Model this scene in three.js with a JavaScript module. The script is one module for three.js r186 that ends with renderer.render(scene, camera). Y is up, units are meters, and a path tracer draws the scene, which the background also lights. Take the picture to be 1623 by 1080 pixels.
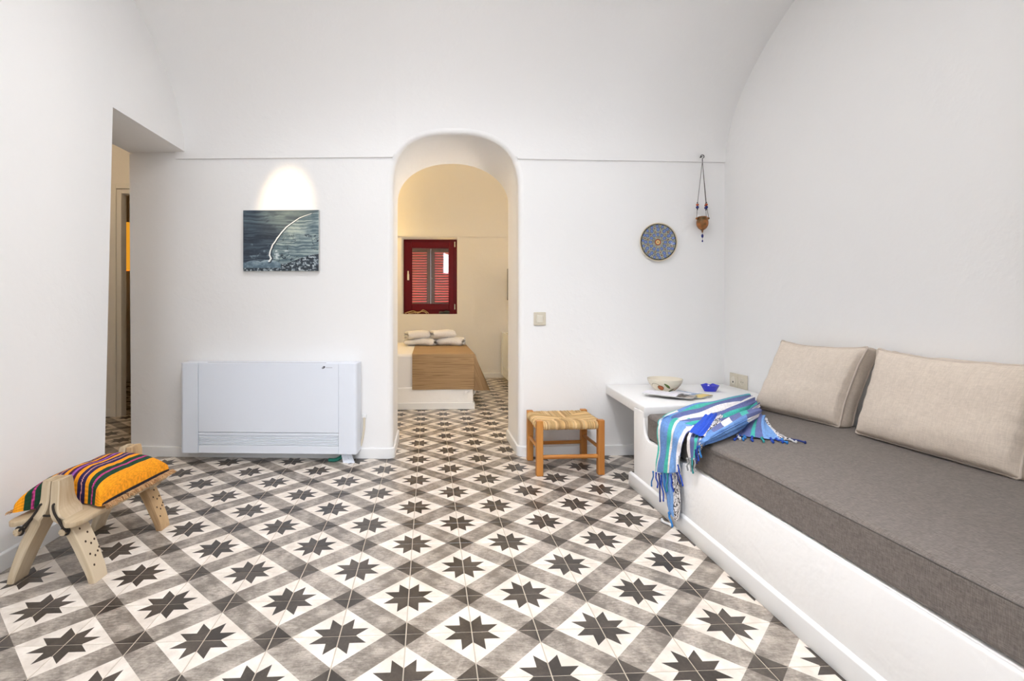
import * as THREE from 'three';
import { RoundedBoxGeometry } from 'three/addons/geometries/RoundedBoxGeometry.js';
import { mergeGeometries, mergeVertices, toCreasedNormals } from 'three/addons/utils/BufferGeometryUtils.js';
import { RectAreaLightUniformsLib } from 'three/addons/lights/RectAreaLightUniformsLib.js';
RectAreaLightUniformsLib.init();

// ------------------------------------------------------------------ camera, sky, sun, daylight, exposure
const W = 1623, H = 1080;
const scene = new THREE.Scene();
const camera = new THREE.PerspectiveCamera(2 * Math.atan(540 / 832.3) * 180 / Math.PI, W / H, 0.05, 80);
camera.position.set(0, 0.999, 0);
camera.rotation.set(0, -0.0513, 0);
camera.setViewOffset(W, H, 89.2, 56.6, W, H);
camera.updateProjectionMatrix();

const renderer = new THREE.WebGLRenderer({ antialias: true });
renderer.toneMapping = THREE.LinearToneMapping;
renderer.toneMappingExposure = 1.06;
renderer.shadowMap.enabled = true;

scene.background = new THREE.Color(0.80, 0.90, 1.0);
scene.backgroundIntensity = 3.0;

const sun = new THREE.DirectionalLight(0xfff0dc, 90.0);
sun.position.set(1.5, 7.5, -14);
sun.target.position.set(0, 1.2, -7);
sun.castShadow = true;
sun.shadow.camera.left = -6; sun.shadow.camera.right = 6; sun.shadow.camera.top = 6; sun.shadow.camera.bottom = -6;
sun.shadow.mapSize.set(2048, 2048);
sun.shadow.radius = 1;
scene.add(sun, sun.target);

// daylight through a doorway and a high window in the wall behind the camera
const DOORS = [{ x0: -1.5, x1: -0.5, y0: 0, y1: 2.3, power: 2.0 }, { x0: 0.42, x1: 1.3, y0: 1.9, y1: 2.64, power: 13.0 }];
for (const d of DOORS) {
  const L = new THREE.RectAreaLight(0xf5f7ff, d.power, d.x1 - d.x0 - 0.04, d.y1 - d.y0 - 0.06);
  L.position.set((d.x0 + d.x1) / 2, (d.y0 + d.y1) / 2 + 0.01, 1.12); L.lookAt(L.position.x, L.position.y, -5); scene.add(L);
}
// large flat lamp added unseen at the vault crown to brighten floor and tops
const ADDED_LAMP = { x: 0.05, y: 2.8, z: -1.8, w: 1.0, d: 0.7 };
{
  const L = new THREE.RectAreaLight(0xf8faff, 10.5, ADDED_LAMP.w - 0.02, ADDED_LAMP.d - 0.02);
  L.position.set(ADDED_LAMP.x, ADDED_LAMP.y - 0.034, ADDED_LAMP.z); L.lookAt(ADDED_LAMP.x, 0, ADDED_LAMP.z); scene.add(L);
}

// ------------------------------------------------------------------ helpers
const used = {};
function numbered(name) { const n = (used[name] = (used[name] ?? -1) + 1); return n ? name + '_' + String(n).padStart(3, '0') : name; }
function tag(o, label, category, group) { o.userData.label = label; o.userData.category = category; if (group) o.userData.group = group; return o; }
function thing(name, label, category, pos = [0, 0, 0], turn = 0, group) {
  const o = new THREE.Group(); o.name = numbered(name); o.position.set(...pos); o.rotation.y = turn; scene.add(o);
  return tag(o, label, category, group);
}
function solo(name, geo, mat, label, category, group) { const m = new THREE.Mesh(geo, mat); m.name = numbered(name); scene.add(m); return tag(m, label, category, group); }
function part(name, geo, mat, parent, label) { const m = new THREE.Mesh(geo, mat); m.name = name; parent.add(m); if (label) m.userData.label = label; return m; }
function struct(name, geo, mat) { const m = geo ? new THREE.Mesh(geo, mat) : new THREE.Group(); m.name = name; m.userData.kind = 'structure'; scene.add(m); return m; }
function rng(seed) { let a = seed >>> 0; return () => { a = (a + 0x6D2B79F5) >>> 0; let t = a; t = Math.imul(t ^ (t >>> 15), t | 1); t ^= t + Math.imul(t ^ (t >>> 7), t | 61); return ((t ^ (t >>> 14)) >>> 0) / 4294967296; }; }
const V = (x, y, z) => new THREE.Vector3(x, y, z);
const clamp = (x, a, b) => Math.min(b, Math.max(a, x));
const lerp = (a, b, t) => a + (b - a) * t;
const smooth = (a, b, x) => { const t = clamp((x - a) / (b - a), 0, 1); return t * t * (3 - 2 * t); };

// tileable value noise and its layered sum
function noise2(px, seed) {
  const r = rng(seed), g = new Float32Array(px * px); for (let i = 0; i < g.length; i++) g[i] = r();
  return (x, y) => {
    x = ((x % px) + px) % px; y = ((y % px) + px) % px;
    const i = Math.floor(x), j = Math.floor(y), i1 = (i + 1) % px, j1 = (j + 1) % px;
    let u = x - i, v = y - j; u = u * u * (3 - 2 * u); v = v * v * (3 - 2 * v);
    return lerp(lerp(g[j * px + i], g[j * px + i1], u), lerp(g[j1 * px + i], g[j1 * px + i1], u), v);
  };
}
function fbm(base, oct, seed, gain = 0.5) {
  const ns = []; for (let o = 0; o < oct; o++) ns.push(noise2(base << o, seed + o * 17));
  return (u, v) => { let s = 0, a = 1, t = 0; for (let o = 0; o < oct; o++) { s += a * ns[o](u * (base << o), v * (base << o)); t += a; a *= gain; } return s / t; };   // u, v in 0..1
}
function texture(w, h, fn, srgb = true, rep) {
  const d = new Uint8Array(w * h * 4);
  for (let j = 0; j < h; j++) for (let i = 0; i < w; i++) {
    const c = fn((i + 0.5) / w, (j + 0.5) / h), k = (j * w + i) * 4;
    if (typeof c === 'number') d[k] = d[k + 1] = d[k + 2] = clamp(c, 0, 1) * 255;
    else { d[k] = clamp(c[0], 0, 255); d[k + 1] = clamp(c[1], 0, 255); d[k + 2] = clamp(c[2], 0, 255); }
    d[k + 3] = 255;
  }
  const t = new THREE.DataTexture(d, w, h); t.wrapS = t.wrapT = THREE.RepeatWrapping;
  t.magFilter = THREE.LinearFilter; t.minFilter = THREE.LinearMipmapLinearFilter; t.generateMipmaps = true;
  if (srgb) t.colorSpace = THREE.SRGBColorSpace; if (rep) t.repeat.set(rep[0], rep[1]); t.needsUpdate = true; return t;
}
const mix3 = (a, b, t) => [lerp(a[0], b[0], t), lerp(a[1], b[1], t), lerp(a[2], b[2], t)];
const MAT = (o) => new THREE.MeshStandardMaterial({ roughness: 0.7, metalness: 0, ...o });

// surfaces from a function (u, v in 0..1) -> [x, y, z] or [x, y, z, s, t]
function surf(nu, nv, fn, flip = false) {
  const p = [], uv = [], ix = [];
  for (let j = 0; j <= nv; j++) for (let i = 0; i <= nu; i++) { const q = fn(i / nu, j / nv); p.push(q[0], q[1], q[2]); uv.push(q[3] ?? i / nu, q[4] ?? j / nv); }
  for (let j = 0; j < nv; j++) for (let i = 0; i < nu; i++) { const a = j * (nu + 1) + i, b = a + 1, c = a + nu + 1, d = c + 1; flip ? ix.push(a, c, b, b, c, d) : ix.push(a, b, c, b, d, c); }
  const g = new THREE.BufferGeometry(); g.setAttribute('position', new THREE.Float32BufferAttribute(p, 3)); g.setAttribute('uv', new THREE.Float32BufferAttribute(uv, 2)); g.setIndex(ix); g.computeVertexNormals(); return g;
}
function join(list, crease) {
  let l = list.map((g) => { const h = g.index ? g.toNonIndexed() : g.clone(); for (const k of Object.keys(h.attributes)) if (!['position', 'normal', 'uv', 'color'].includes(k)) h.deleteAttribute(k); return h; });
  const col = l.every((g) => g.attributes.color); if (!col) l.forEach((g) => g.deleteAttribute('color'));
  const g = mergeGeometries(l); return crease ? toCreasedNormals(g, crease) : g;
}
// box from two corners; uv in metres from the two axes of each face; r rounds the edges
function box(x0, x1, y0, y1, z0, z1, r = 0, seg = 2) {
  const g = r > 0 ? new RoundedBoxGeometry(x1 - x0, y1 - y0, z1 - z0, seg, r) : new THREE.BoxGeometry(x1 - x0, y1 - y0, z1 - z0);
  g.translate((x0 + x1) / 2, (y0 + y1) / 2, (z0 + z1) / 2); return metre(g);
}
function metre(g) {   // uv in metres by the facing of each triangle
  const h = g.index ? g.toNonIndexed() : g, p = h.attributes.position, n = p.count, uv = new Float32Array(n * 2), a = V(), b = V(), c = V();
  for (let i = 0; i < n; i += 3) {
    a.fromBufferAttribute(p, i); b.fromBufferAttribute(p, i + 1).sub(a); c.fromBufferAttribute(p, i + 2).sub(a); b.cross(c);
    const ax = Math.abs(b.x), ay = Math.abs(b.y), az = Math.abs(b.z);
    for (let k = i; k < i + 3; k++) { const x = p.getX(k), y = p.getY(k), z = p.getZ(k); if (ay >= ax && ay >= az) { uv[2 * k] = x; uv[2 * k + 1] = z; } else if (ax >= az) { uv[2 * k] = z; uv[2 * k + 1] = y; } else { uv[2 * k] = x; uv[2 * k + 1] = y; } }
  }
  h.setAttribute('uv', new THREE.Float32BufferAttribute(uv, 2)); return h;
}
// eight corners: bottom ring a b c d then top ring e f g h
function hex(c) {
  const p = [], q = (i, j, k, l) => p.push(...c[i], ...c[j], ...c[k], ...c[i], ...c[k], ...c[l]);
  q(0, 1, 2, 3); q(7, 6, 5, 4); q(0, 4, 5, 1); q(1, 5, 6, 2); q(2, 6, 7, 3); q(3, 7, 4, 0);
  const g = new THREE.BufferGeometry(); g.setAttribute('position', new THREE.Float32BufferAttribute(p, 3)); g.computeVertexNormals(); return metre(g);
}
// a prism over a plan polygon [[x, z], ...]
function prism(plan, y0, y1) {
  const p = [], n = plan.length, tri = THREE.ShapeUtils.triangulateShape(plan.map(([x, z]) => new THREE.Vector2(x, z)), []);
  for (let i = 0; i < n; i++) { const [ax, az] = plan[i], [bx, bz] = plan[(i + 1) % n]; p.push(ax, y0, az, bx, y0, bz, bx, y1, bz, ax, y0, az, bx, y1, bz, ax, y1, az); }
  for (const t of tri) { for (const k of t) p.push(plan[k][0], y1, plan[k][1]); for (const k of [t[2], t[1], t[0]]) p.push(plan[k][0], y0, plan[k][1]); }
  const g = new THREE.BufferGeometry(); g.setAttribute('position', new THREE.Float32BufferAttribute(p, 3)); g.computeVertexNormals(); return metre(g);
}
function tube(pts, r, seg = 24, rad = 8, closed = false) { return new THREE.TubeGeometry(new THREE.CatmullRomCurve3(pts.map((p) => p.isVector3 ? p : V(...p)), closed, 'centripetal'), seg, r, rad, closed); }
function rod(a, b, r0, r1 = r0, rad = 10) {
  const A = V(...a), B = V(...b), g = new THREE.CylinderGeometry(r1, r0, A.distanceTo(B), rad);
  g.applyQuaternion(new THREE.Quaternion().setFromUnitVectors(V(0, 1, 0), B.clone().sub(A).normalize())); g.translate((a[0] + b[0]) / 2, (a[1] + b[1]) / 2, (a[2] + b[2]) / 2); return g;
}
function ball(c, r, sx = 1, sy = 1, sz = 1, n = 14) { const g = new THREE.SphereGeometry(r, n, Math.round(n * 0.7)); g.scale(sx, sy, sz); g.translate(...c); return g; }
function lathe(prof, n = 48) { return new THREE.LatheGeometry(prof.map(([r, y]) => new THREE.Vector2(r, y)), n); }
function tint(g, c) { const n = g.attributes.position.count, a = new Float32Array(n * 3); for (let i = 0; i < n; i++) { a[3 * i] = c[0]; a[3 * i + 1] = c[1]; a[3 * i + 2] = c[2]; } g.setAttribute('color', new THREE.BufferAttribute(a, 3)); return g; }
const lin = (hex6) => { const c = new THREE.Color(hex6); return [c.r, c.g, c.b]; };

// ------------------------------------------------------------------ shared materials
const plasterBump = (() => {
  const a = fbm(6, 6, 11, 0.55), b = fbm(24, 4, 31, 0.6);
  return texture(1024, 1024, (u, v) => { const w = a(u, v); return 0.5 + 0.9 * (w - 0.5) + 0.35 * Math.pow(b(u + 0.03 * w, v), 3); }, false);
})();
const plaster = MAT({ color: new THREE.Color().setRGB(0.89, 0.878, 0.862), roughness: 0.75, bumpMap: plasterBump, bumpScale: 0.003, side: THREE.DoubleSide });
const combedBump = (() => {   // trowelled texture of the bench front: short slanted ridges
  const a = fbm(5, 4, 91), b = noise2(64, 93), c = fbm(40, 3, 95);
  return texture(1024, 1024, (u, v) => { const w = a(u, v); return 0.45 + 0.5 * (w - 0.5) + 0.55 * (b(u * 12 + 4 * w, (v + u * 0.4) * 64 + 5 * w) - 0.5) * smooth(0.35, 0.65, a(v, u)) + 0.3 * (c(u, v) - 0.5); }, false);
})();
const benchPlaster = MAT({ color: new THREE.Color().setRGB(0.87, 0.85, 0.825), roughness: 0.6, bumpMap: combedBump, bumpScale: 0.0028, side: THREE.DoubleSide });
const paintWhite = MAT({ color: new THREE.Color().setRGB(0.87, 0.86, 0.84), roughness: 0.45, side: THREE.DoubleSide });
const trimWhite = MAT({ color: new THREE.Color().setRGB(0.86, 0.86, 0.85), roughness: 0.35, side: THREE.DoubleSide });
// ------------------------------------------------------------------ the room
const SPRING = 1.957, VAULT_W = 2.1, VAULT_H = 1.0, LIP = 0.014;
const ZL0 = -3.436, XA0 = -0.232, XA1 = 0.592, XC = 0.18, AW = 0.412, ASPR = 1.75;
function zBack(x) { return x < 0.1 ? ZL0 - 0.083 * (-0.306 - x) * (x < -0.2 ? 1 : 0) + (x >= -0.2 ? 0.0085 + 0.009 * (x + 0.2) : 0) : lerp(-3.4248, -3.442, (x - 0.1) / 1.9); }
const sag = (h) => VAULT_W * (1 - Math.sqrt(Math.max(0, 1 - (h / VAULT_H) ** 2)));
const zFace = (x, y) => zBack(x) + (y > SPRING ? LIP + sag(y - SPRING) : 0);
const zFar = (x) => -3.925 + 0.05 * x;
// outline of the archway: s in 0..1 from the left foot over the crown to the right foot
const ARCH = (() => {
  const o = [];
  for (let i = 0; i < 14; i++) o.push([-1, i / 14 * ASPR, -1, 0]);
  for (let i = 0; i <= 60; i++) o.push([null, Math.PI - Math.PI * i / 60]);
  for (let i = 13; i >= 0; i--) o.push([1, i / 14 * ASPR, 1, 0]);
  return o;
})();
const NEAR_N = [2.8, 2.55], FAR_N = [2.2, 2.0];   // how square the shoulders are, left and right
function archPoint(i, b) {
  const q = ARCH[i]; if (q[0] !== null) return [XC + AW * q[0], q[1]];
  const a = q[1], c = Math.cos(a), k = clamp((b - FAR_B) / (NEAR_B - FAR_B), 0, 1), n = lerp(FAR_N[+(c > 0)], NEAR_N[+(c > 0)], k);
  return [XC + AW * Math.sign(c) * Math.abs(c) ** (2 / n), ASPR + b * Math.abs(Math.sin(a)) ** (2 / n)];
}
const NEAR_B = 0.352, FAR_B = 0.302, EDGE = 0.035;
function archNormal(i) {
  const a = archPoint(Math.max(0, i - 1), NEAR_B), b = archPoint(Math.min(ARCH.length - 1, i + 1), NEAR_B), dx = b[0] - a[0], dy = b[1] - a[1], l = Math.hypot(dx, dy);
  return [-dy / l, dx / l];
}
const LIPLINE = ARCH.map((_, i) => { const p = archPoint(i, NEAR_B), n = archNormal(i); return [p[0] + n[0] * EDGE, p[1] + n[1] * EDGE]; });
{
  const g = [], N = ARCH.length - 1;
  // the reveal with its rounded front edge
  g.push(surf(N, 14, (u, v) => {
    const i = Math.round(u * N), k = Math.round(v * 14), p = archPoint(i, NEAR_B), n = archNormal(i), L = LIPLINE[i], z0 = zFace(L[0], L[1]), f = archPoint(i, FAR_B);
    if (k <= 6) { const a = k / 6 * Math.PI / 2; return [p[0] + n[0] * EDGE * (1 - Math.sin(a)), p[1] + n[1] * EDGE * (1 - Math.sin(a)), z0 - EDGE * (1 - Math.cos(a)), i * 0.05, k * 0.01]; }
    const t = (k - 6) / 8, z = lerp(z0 - EDGE, zFar(f[0]), t); return [lerp(p[0], f[0], t), lerp(p[1], f[1], t), z, i * 0.05, z];
  }));
  // lower faces left and right of it
  const rows = LIPLINE.map((p, i) => [p, i]).filter(([p]) => p[1] <= SPRING);
  const left = rows.filter(([p]) => p[0] < XC).map(([p]) => p), right = rows.filter(([p]) => p[0] > XC).map(([p]) => p).reverse();
  const cross = (side) => { for (let i = 1; i < LIPLINE.length; i++) { const a = LIPLINE[i - 1], b = LIPLINE[i]; if ((a[1] - SPRING) * (b[1] - SPRING) < 0 && (side < 0 ? b[0] < XC : b[0] > XC)) { const t = (SPRING - a[1]) / (b[1] - a[1]); return [lerp(a[0], b[0], t), SPRING]; } } };
  const cl = cross(-1), cr = cross(1); left.push(cl); right.push(cr);
  const cornerX = (y) => -1.975 + 0.012 * (1 - y / 2);
  g.push(surf(16, left.length - 1, (u, v) => { const p = left[Math.round(v * (left.length - 1))], x = lerp(cornerX(p[1]), p[0], u); return [x, p[1], zBack(x), x, p[1]]; }));
  g.push(surf(16, right.length - 1, (u, v) => { const p = right[Math.round(v * (right.length - 1))], x = lerp(p[0], 2.05, u); return [x, p[1], zBack(x), x, p[1]]; }));
  // top of the door jamb where the wall runs on behind the left wall, up to the lintel
  g.push(surf(6, 1, (u, v) => { const x = lerp(-1.975, -1.58, u), y = lerp(SPRING, 2.06, v); return [x, y, zBack(x), x, y]; }));
  // bedroom side
  const far = ARCH.map((_, i) => archPoint(i, FAR_B));
  g.push(surf(N, 1, (u, v) => { const i = Math.round(u * N), p = far[i], d = p[1] < ASPR ? [Math.sign(p[0] - XC) * 1.6, 0] : [(p[0] - XC) * 3.9, 1.0]; const x = p[0] + d[0] * v, y = p[1] + d[1] * v; return [x, y, zFar(x), x, y]; }));
  struct('wall_back', join(g), plaster);

  // the vault: springs from a small lip on the back wall and runs over to the wall behind the camera
  const mid = LIPLINE.filter((p) => p[1] > SPRING), xs = [];
  for (let i = 0; i <= 14; i++) xs.push([lerp(-1.66, cl[0], i / 14), SPRING]);
  xs.push(...mid); for (let i = 0; i <= 14; i++) xs.push([lerp(cr[0], 2.12, i / 14), SPRING]);
  const vault = surf(xs.length - 1, 64, (u, v) => {
    const [x, yb] = xs[Math.round(u * (xs.length - 1))], t0 = Math.asin(Math.min(1, (yb - SPRING) / VAULT_H)), t = lerp(t0, Math.PI, v), zb = zBack(x) + LIP;
    const z = t < Math.PI / 2 ? zb + VAULT_W * (1 - Math.cos(t)) : lerp(zb + VAULT_W, 1.3, -Math.cos(t));   // over the doorways it runs on level
    return [x, SPRING + VAULT_H * Math.sin(Math.min(t, Math.PI / 2)), z, x, t * 1.5];
  });
  const lip = (x0, x1) => surf(14, 1, (u, v) => { const x = lerp(x0, x1, u), z = zBack(x) + LIP * v; return [x, SPRING, z, x, z]; });
  struct('ceiling', join([vault, lip(-1.66, cl[0]), lip(cr[0], 2.12)]), plaster);
}
// left wall with the opening to the hall
{
  const zj = (y) => -2.745 + 0.075 * (1 - y / 2.0), xw = (z) => -1.598 - 0.008 * (z + 2.745), TOP = 3.2, HEAD = 2.003;
  const near = hex([[xw(1.3), 0, 1.3], [xw(zj(0)), 0, zj(0)], [-1.97, 0, zj(0)], [-1.97, 0, 1.3], [xw(1.3), HEAD, 1.3], [xw(-2.745), HEAD, zj(HEAD)], [-1.97, HEAD, zj(HEAD)], [-1.97, HEAD, 1.3]]);
  const over = hex([[xw(1.3), HEAD, 1.3], [-1.596, HEAD, -3.60], [-1.97, HEAD, -3.60], [-1.97, HEAD, 1.3], [xw(1.3), TOP, 1.3], [-1.596, TOP, -3.60], [-1.97, TOP, -3.60], [-1.97, TOP, 1.3]]);
  struct('wall_left', join([near, over]), plaster);
}
struct('wall_right', prism([[1.985, -3.60], [2.06, -1.2], [2.09, 1.3], [2.5, 1.3], [2.5, -3.60]], 0, 3.2), plaster);
// wall behind the camera with its doorway and its high window, which let the daylight in
{
  const z0 = 0.80, z1 = 1.3, D = DOORS, g = [box(-2.0, D[0].x0, 0, 3.2, z0, z1), box(D[0].x1, D[1].x0, 0, 3.2, z0, z1), box(D[1].x1, 2.5, 0, 3.2, z0, z1)];
  for (const d of D) { g.push(box(d.x0, d.x1, d.y1, 3.2, z0, z1)); if (d.y0 > 0) g.push(box(d.x0, d.x1, 0, d.y0, z0, z1)); }
  struct('wall_front', join(g), plaster);
}
struct('terrace', box(-6, 6, -0.12, -0.03, 1.3, 9), MAT({ color: new THREE.Color().setRGB(0.08, 0.085, 0.09), roughness: 0.9 }));
// bedroom behind the archway
const BED_Z = -7.15;
{
  const wx0 = -0.375, wx1 = 0.392, wy0 = 0.873, wy1 = 1.922, t = 0.34, z = BED_Z, L = 1.929;
  const g = [box(-2.4, wx0, 0, L, z - t, z), box(wx1, 1.5, 0, L, z - t, z), box(wx0, wx1, 0, wy0, z - t, z), box(wx0, wx1, wy1, L, z - t, z), box(-2.4, 1.5, L, 3.2, z - t, z)];
  // the plaster runs in a soft splay from the wall face to the window frame
  const fx0 = -0.342, fx1 = 0.386, fy0 = wy0, fy1 = 1.893, zf = z - 0.06, a = [[wx0, wy0], [wx0, wy1], [wx1, wy1], [wx1, wy0]], b = [[fx0, fy0], [fx0, fy1], [fx1, fy1], [fx1, fy0]];
  g.push(surf(3, 6, (u, v) => { const i = Math.round(u * 3), k = v * Math.PI / 2, s = Math.sin(k), c = 1 - Math.cos(k); return [lerp(a[i][0], b[i][0], s), lerp(a[i][1], b[i][1], s), lerp(z, zf, c), i, v]; }));
  struct('wall_bedroom_back', join(g), plaster);
  const W2 = 1.62, H2 = 1.15;
  struct('ceiling_bedroom', surf(10, 40, (u, v) => { const a = Math.PI * v, x = lerp(-2.3, 1.3, u); return [x, L + H2 * Math.sin(Math.min(a, Math.PI / 2)), z + 0.012 + W2 * (1 - Math.cos(a)), x, a * 1.4]; }), plaster);
  struct('wall_bedroom_right', box(1.105, 1.5, 0, 3.2, z, -3.6), plaster);
  struct('wall_bedroom_left', box(-1.97, -1.86, 0, 3.2, z, -3.6), plaster);
}
// hall behind the left wall
{
  const z = -4.845;
  struct('wall_hall_back', join([box(-3.9, -2.76, 0, 3.2, z - 0.055, z), box(-2.76, -1.97, 2.0, 3.2, z - 0.055, z), box(-2.04, -1.97, 0, 2.0, z - 0.055, z)]), plaster);
  struct('wall_hall_left', box(-4.15, -3.9, 0, 3.2, -7.4, 1.3), plaster);
  struct('wall_hall_front', box(-3.9, -1.97, 0, 3.2, -1.9, -1.65), plaster);
  struct('wall_store_back', box(-3.9, -1.97, 0, 3.2, -7.4, -7.1), plaster);
  struct('ceiling_hall', box(-3.9, -1.97, 2.62, 2.75, -7.1, -1.9), plaster);
}
struct('roof', box(-4.2, 2.7, 3.2, 3.35, -7.6, 1.45), plaster);

// skirting: plaster painted strips with a rounded top edge, following a line on the floor
function skirting(name, line, h = 0.068, t = 0.014) {   // line: [[x, z], ...]; the strip stands on the left of the walking direction
  const pts = line.map(([x, z]) => new THREE.Vector2(x, z)), off = pts.map((p, i) => {
    const d0 = i ? p.clone().sub(pts[i - 1]).normalize() : null, d1 = i < pts.length - 1 ? pts[i + 1].clone().sub(p).normalize() : null;
    const n0 = d0 ? new THREE.Vector2(d0.y, -d0.x) : null, n1 = d1 ? new THREE.Vector2(d1.y, -d1.x) : null;
    if (!n0) return n1; if (!n1) return n0; const m = n0.clone().add(n1).normalize(); return m.multiplyScalar(1 / Math.max(0.35, m.dot(n0)));
  });
  const prof = [[1, 0.001], [1, h - 0.006], [0.8, h - 0.002], [0.45, h], [0, h]];
  const g = [];
  for (let i = 1; i < pts.length; i++) g.push(surf(1, prof.length - 1, (u, v) => { const k = i - 1 + Math.round(u), [o, y] = prof[Math.round(v * 4)], p = pts[k], n = off[k]; return [p.x + n.x * t * o, y, p.y + n.y * t * o, p.x + p.y, y]; }));
  for (const k of [0, pts.length - 1]) g.push(surf(1, prof.length - 1, (u, v) => { const [o, y] = prof[Math.round(v * 4)], p = pts[k], n = off[k]; return [p.x + n.x * t * o * u, y, p.y + n.y * t * o * u, u * t, y]; }));
  return struct(name, join(g), trimWhite);
}
skirting('baseboard_left', [[-1.612, -1.0], [-1.604, -2.0], [-1.5985, -2.67], [-1.97, -2.67]].reverse().map((p) => p));
{
  const L = []; for (let i = 0; i <= 5; i++) L.push([XA0 - EDGE * (1 - Math.sin(i / 5 * Math.PI / 2)) - 0.002, zBack(XA0 - EDGE) - EDGE * (1 - Math.cos(i / 5 * Math.PI / 2))]);
  skirting('baseboard_back_left', [[-1.964, zBack(-1.964)], [-1.0, zBack(-1.0)], ...L, [XA0, zFar(XA0) + 0.002]].reverse());
  const R = []; for (let i = 5; i >= 0; i--) R.push([XA1 + EDGE * (1 - Math.sin(i / 5 * Math.PI / 2)) + 0.002, zBack(XA1 + EDGE) - EDGE * (1 - Math.cos(i / 5 * Math.PI / 2))]);
  skirting('baseboard_back_right', [[XA1, zFar(XA1) + 0.002], ...R, [1.3, zBack(1.3)], [1.985, zBack(1.985)]].reverse());
}
skirting('baseboard_bedroom_back', [[-0.5, BED_Z], [1.105, BED_Z]].reverse());
skirting('baseboard_bedroom_right', [[1.105, BED_Z], [1.105, -4.0]].reverse());
skirting('baseboard_hall', [[-3.9, -4.845], [-2.832, -4.845]].reverse());

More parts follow.
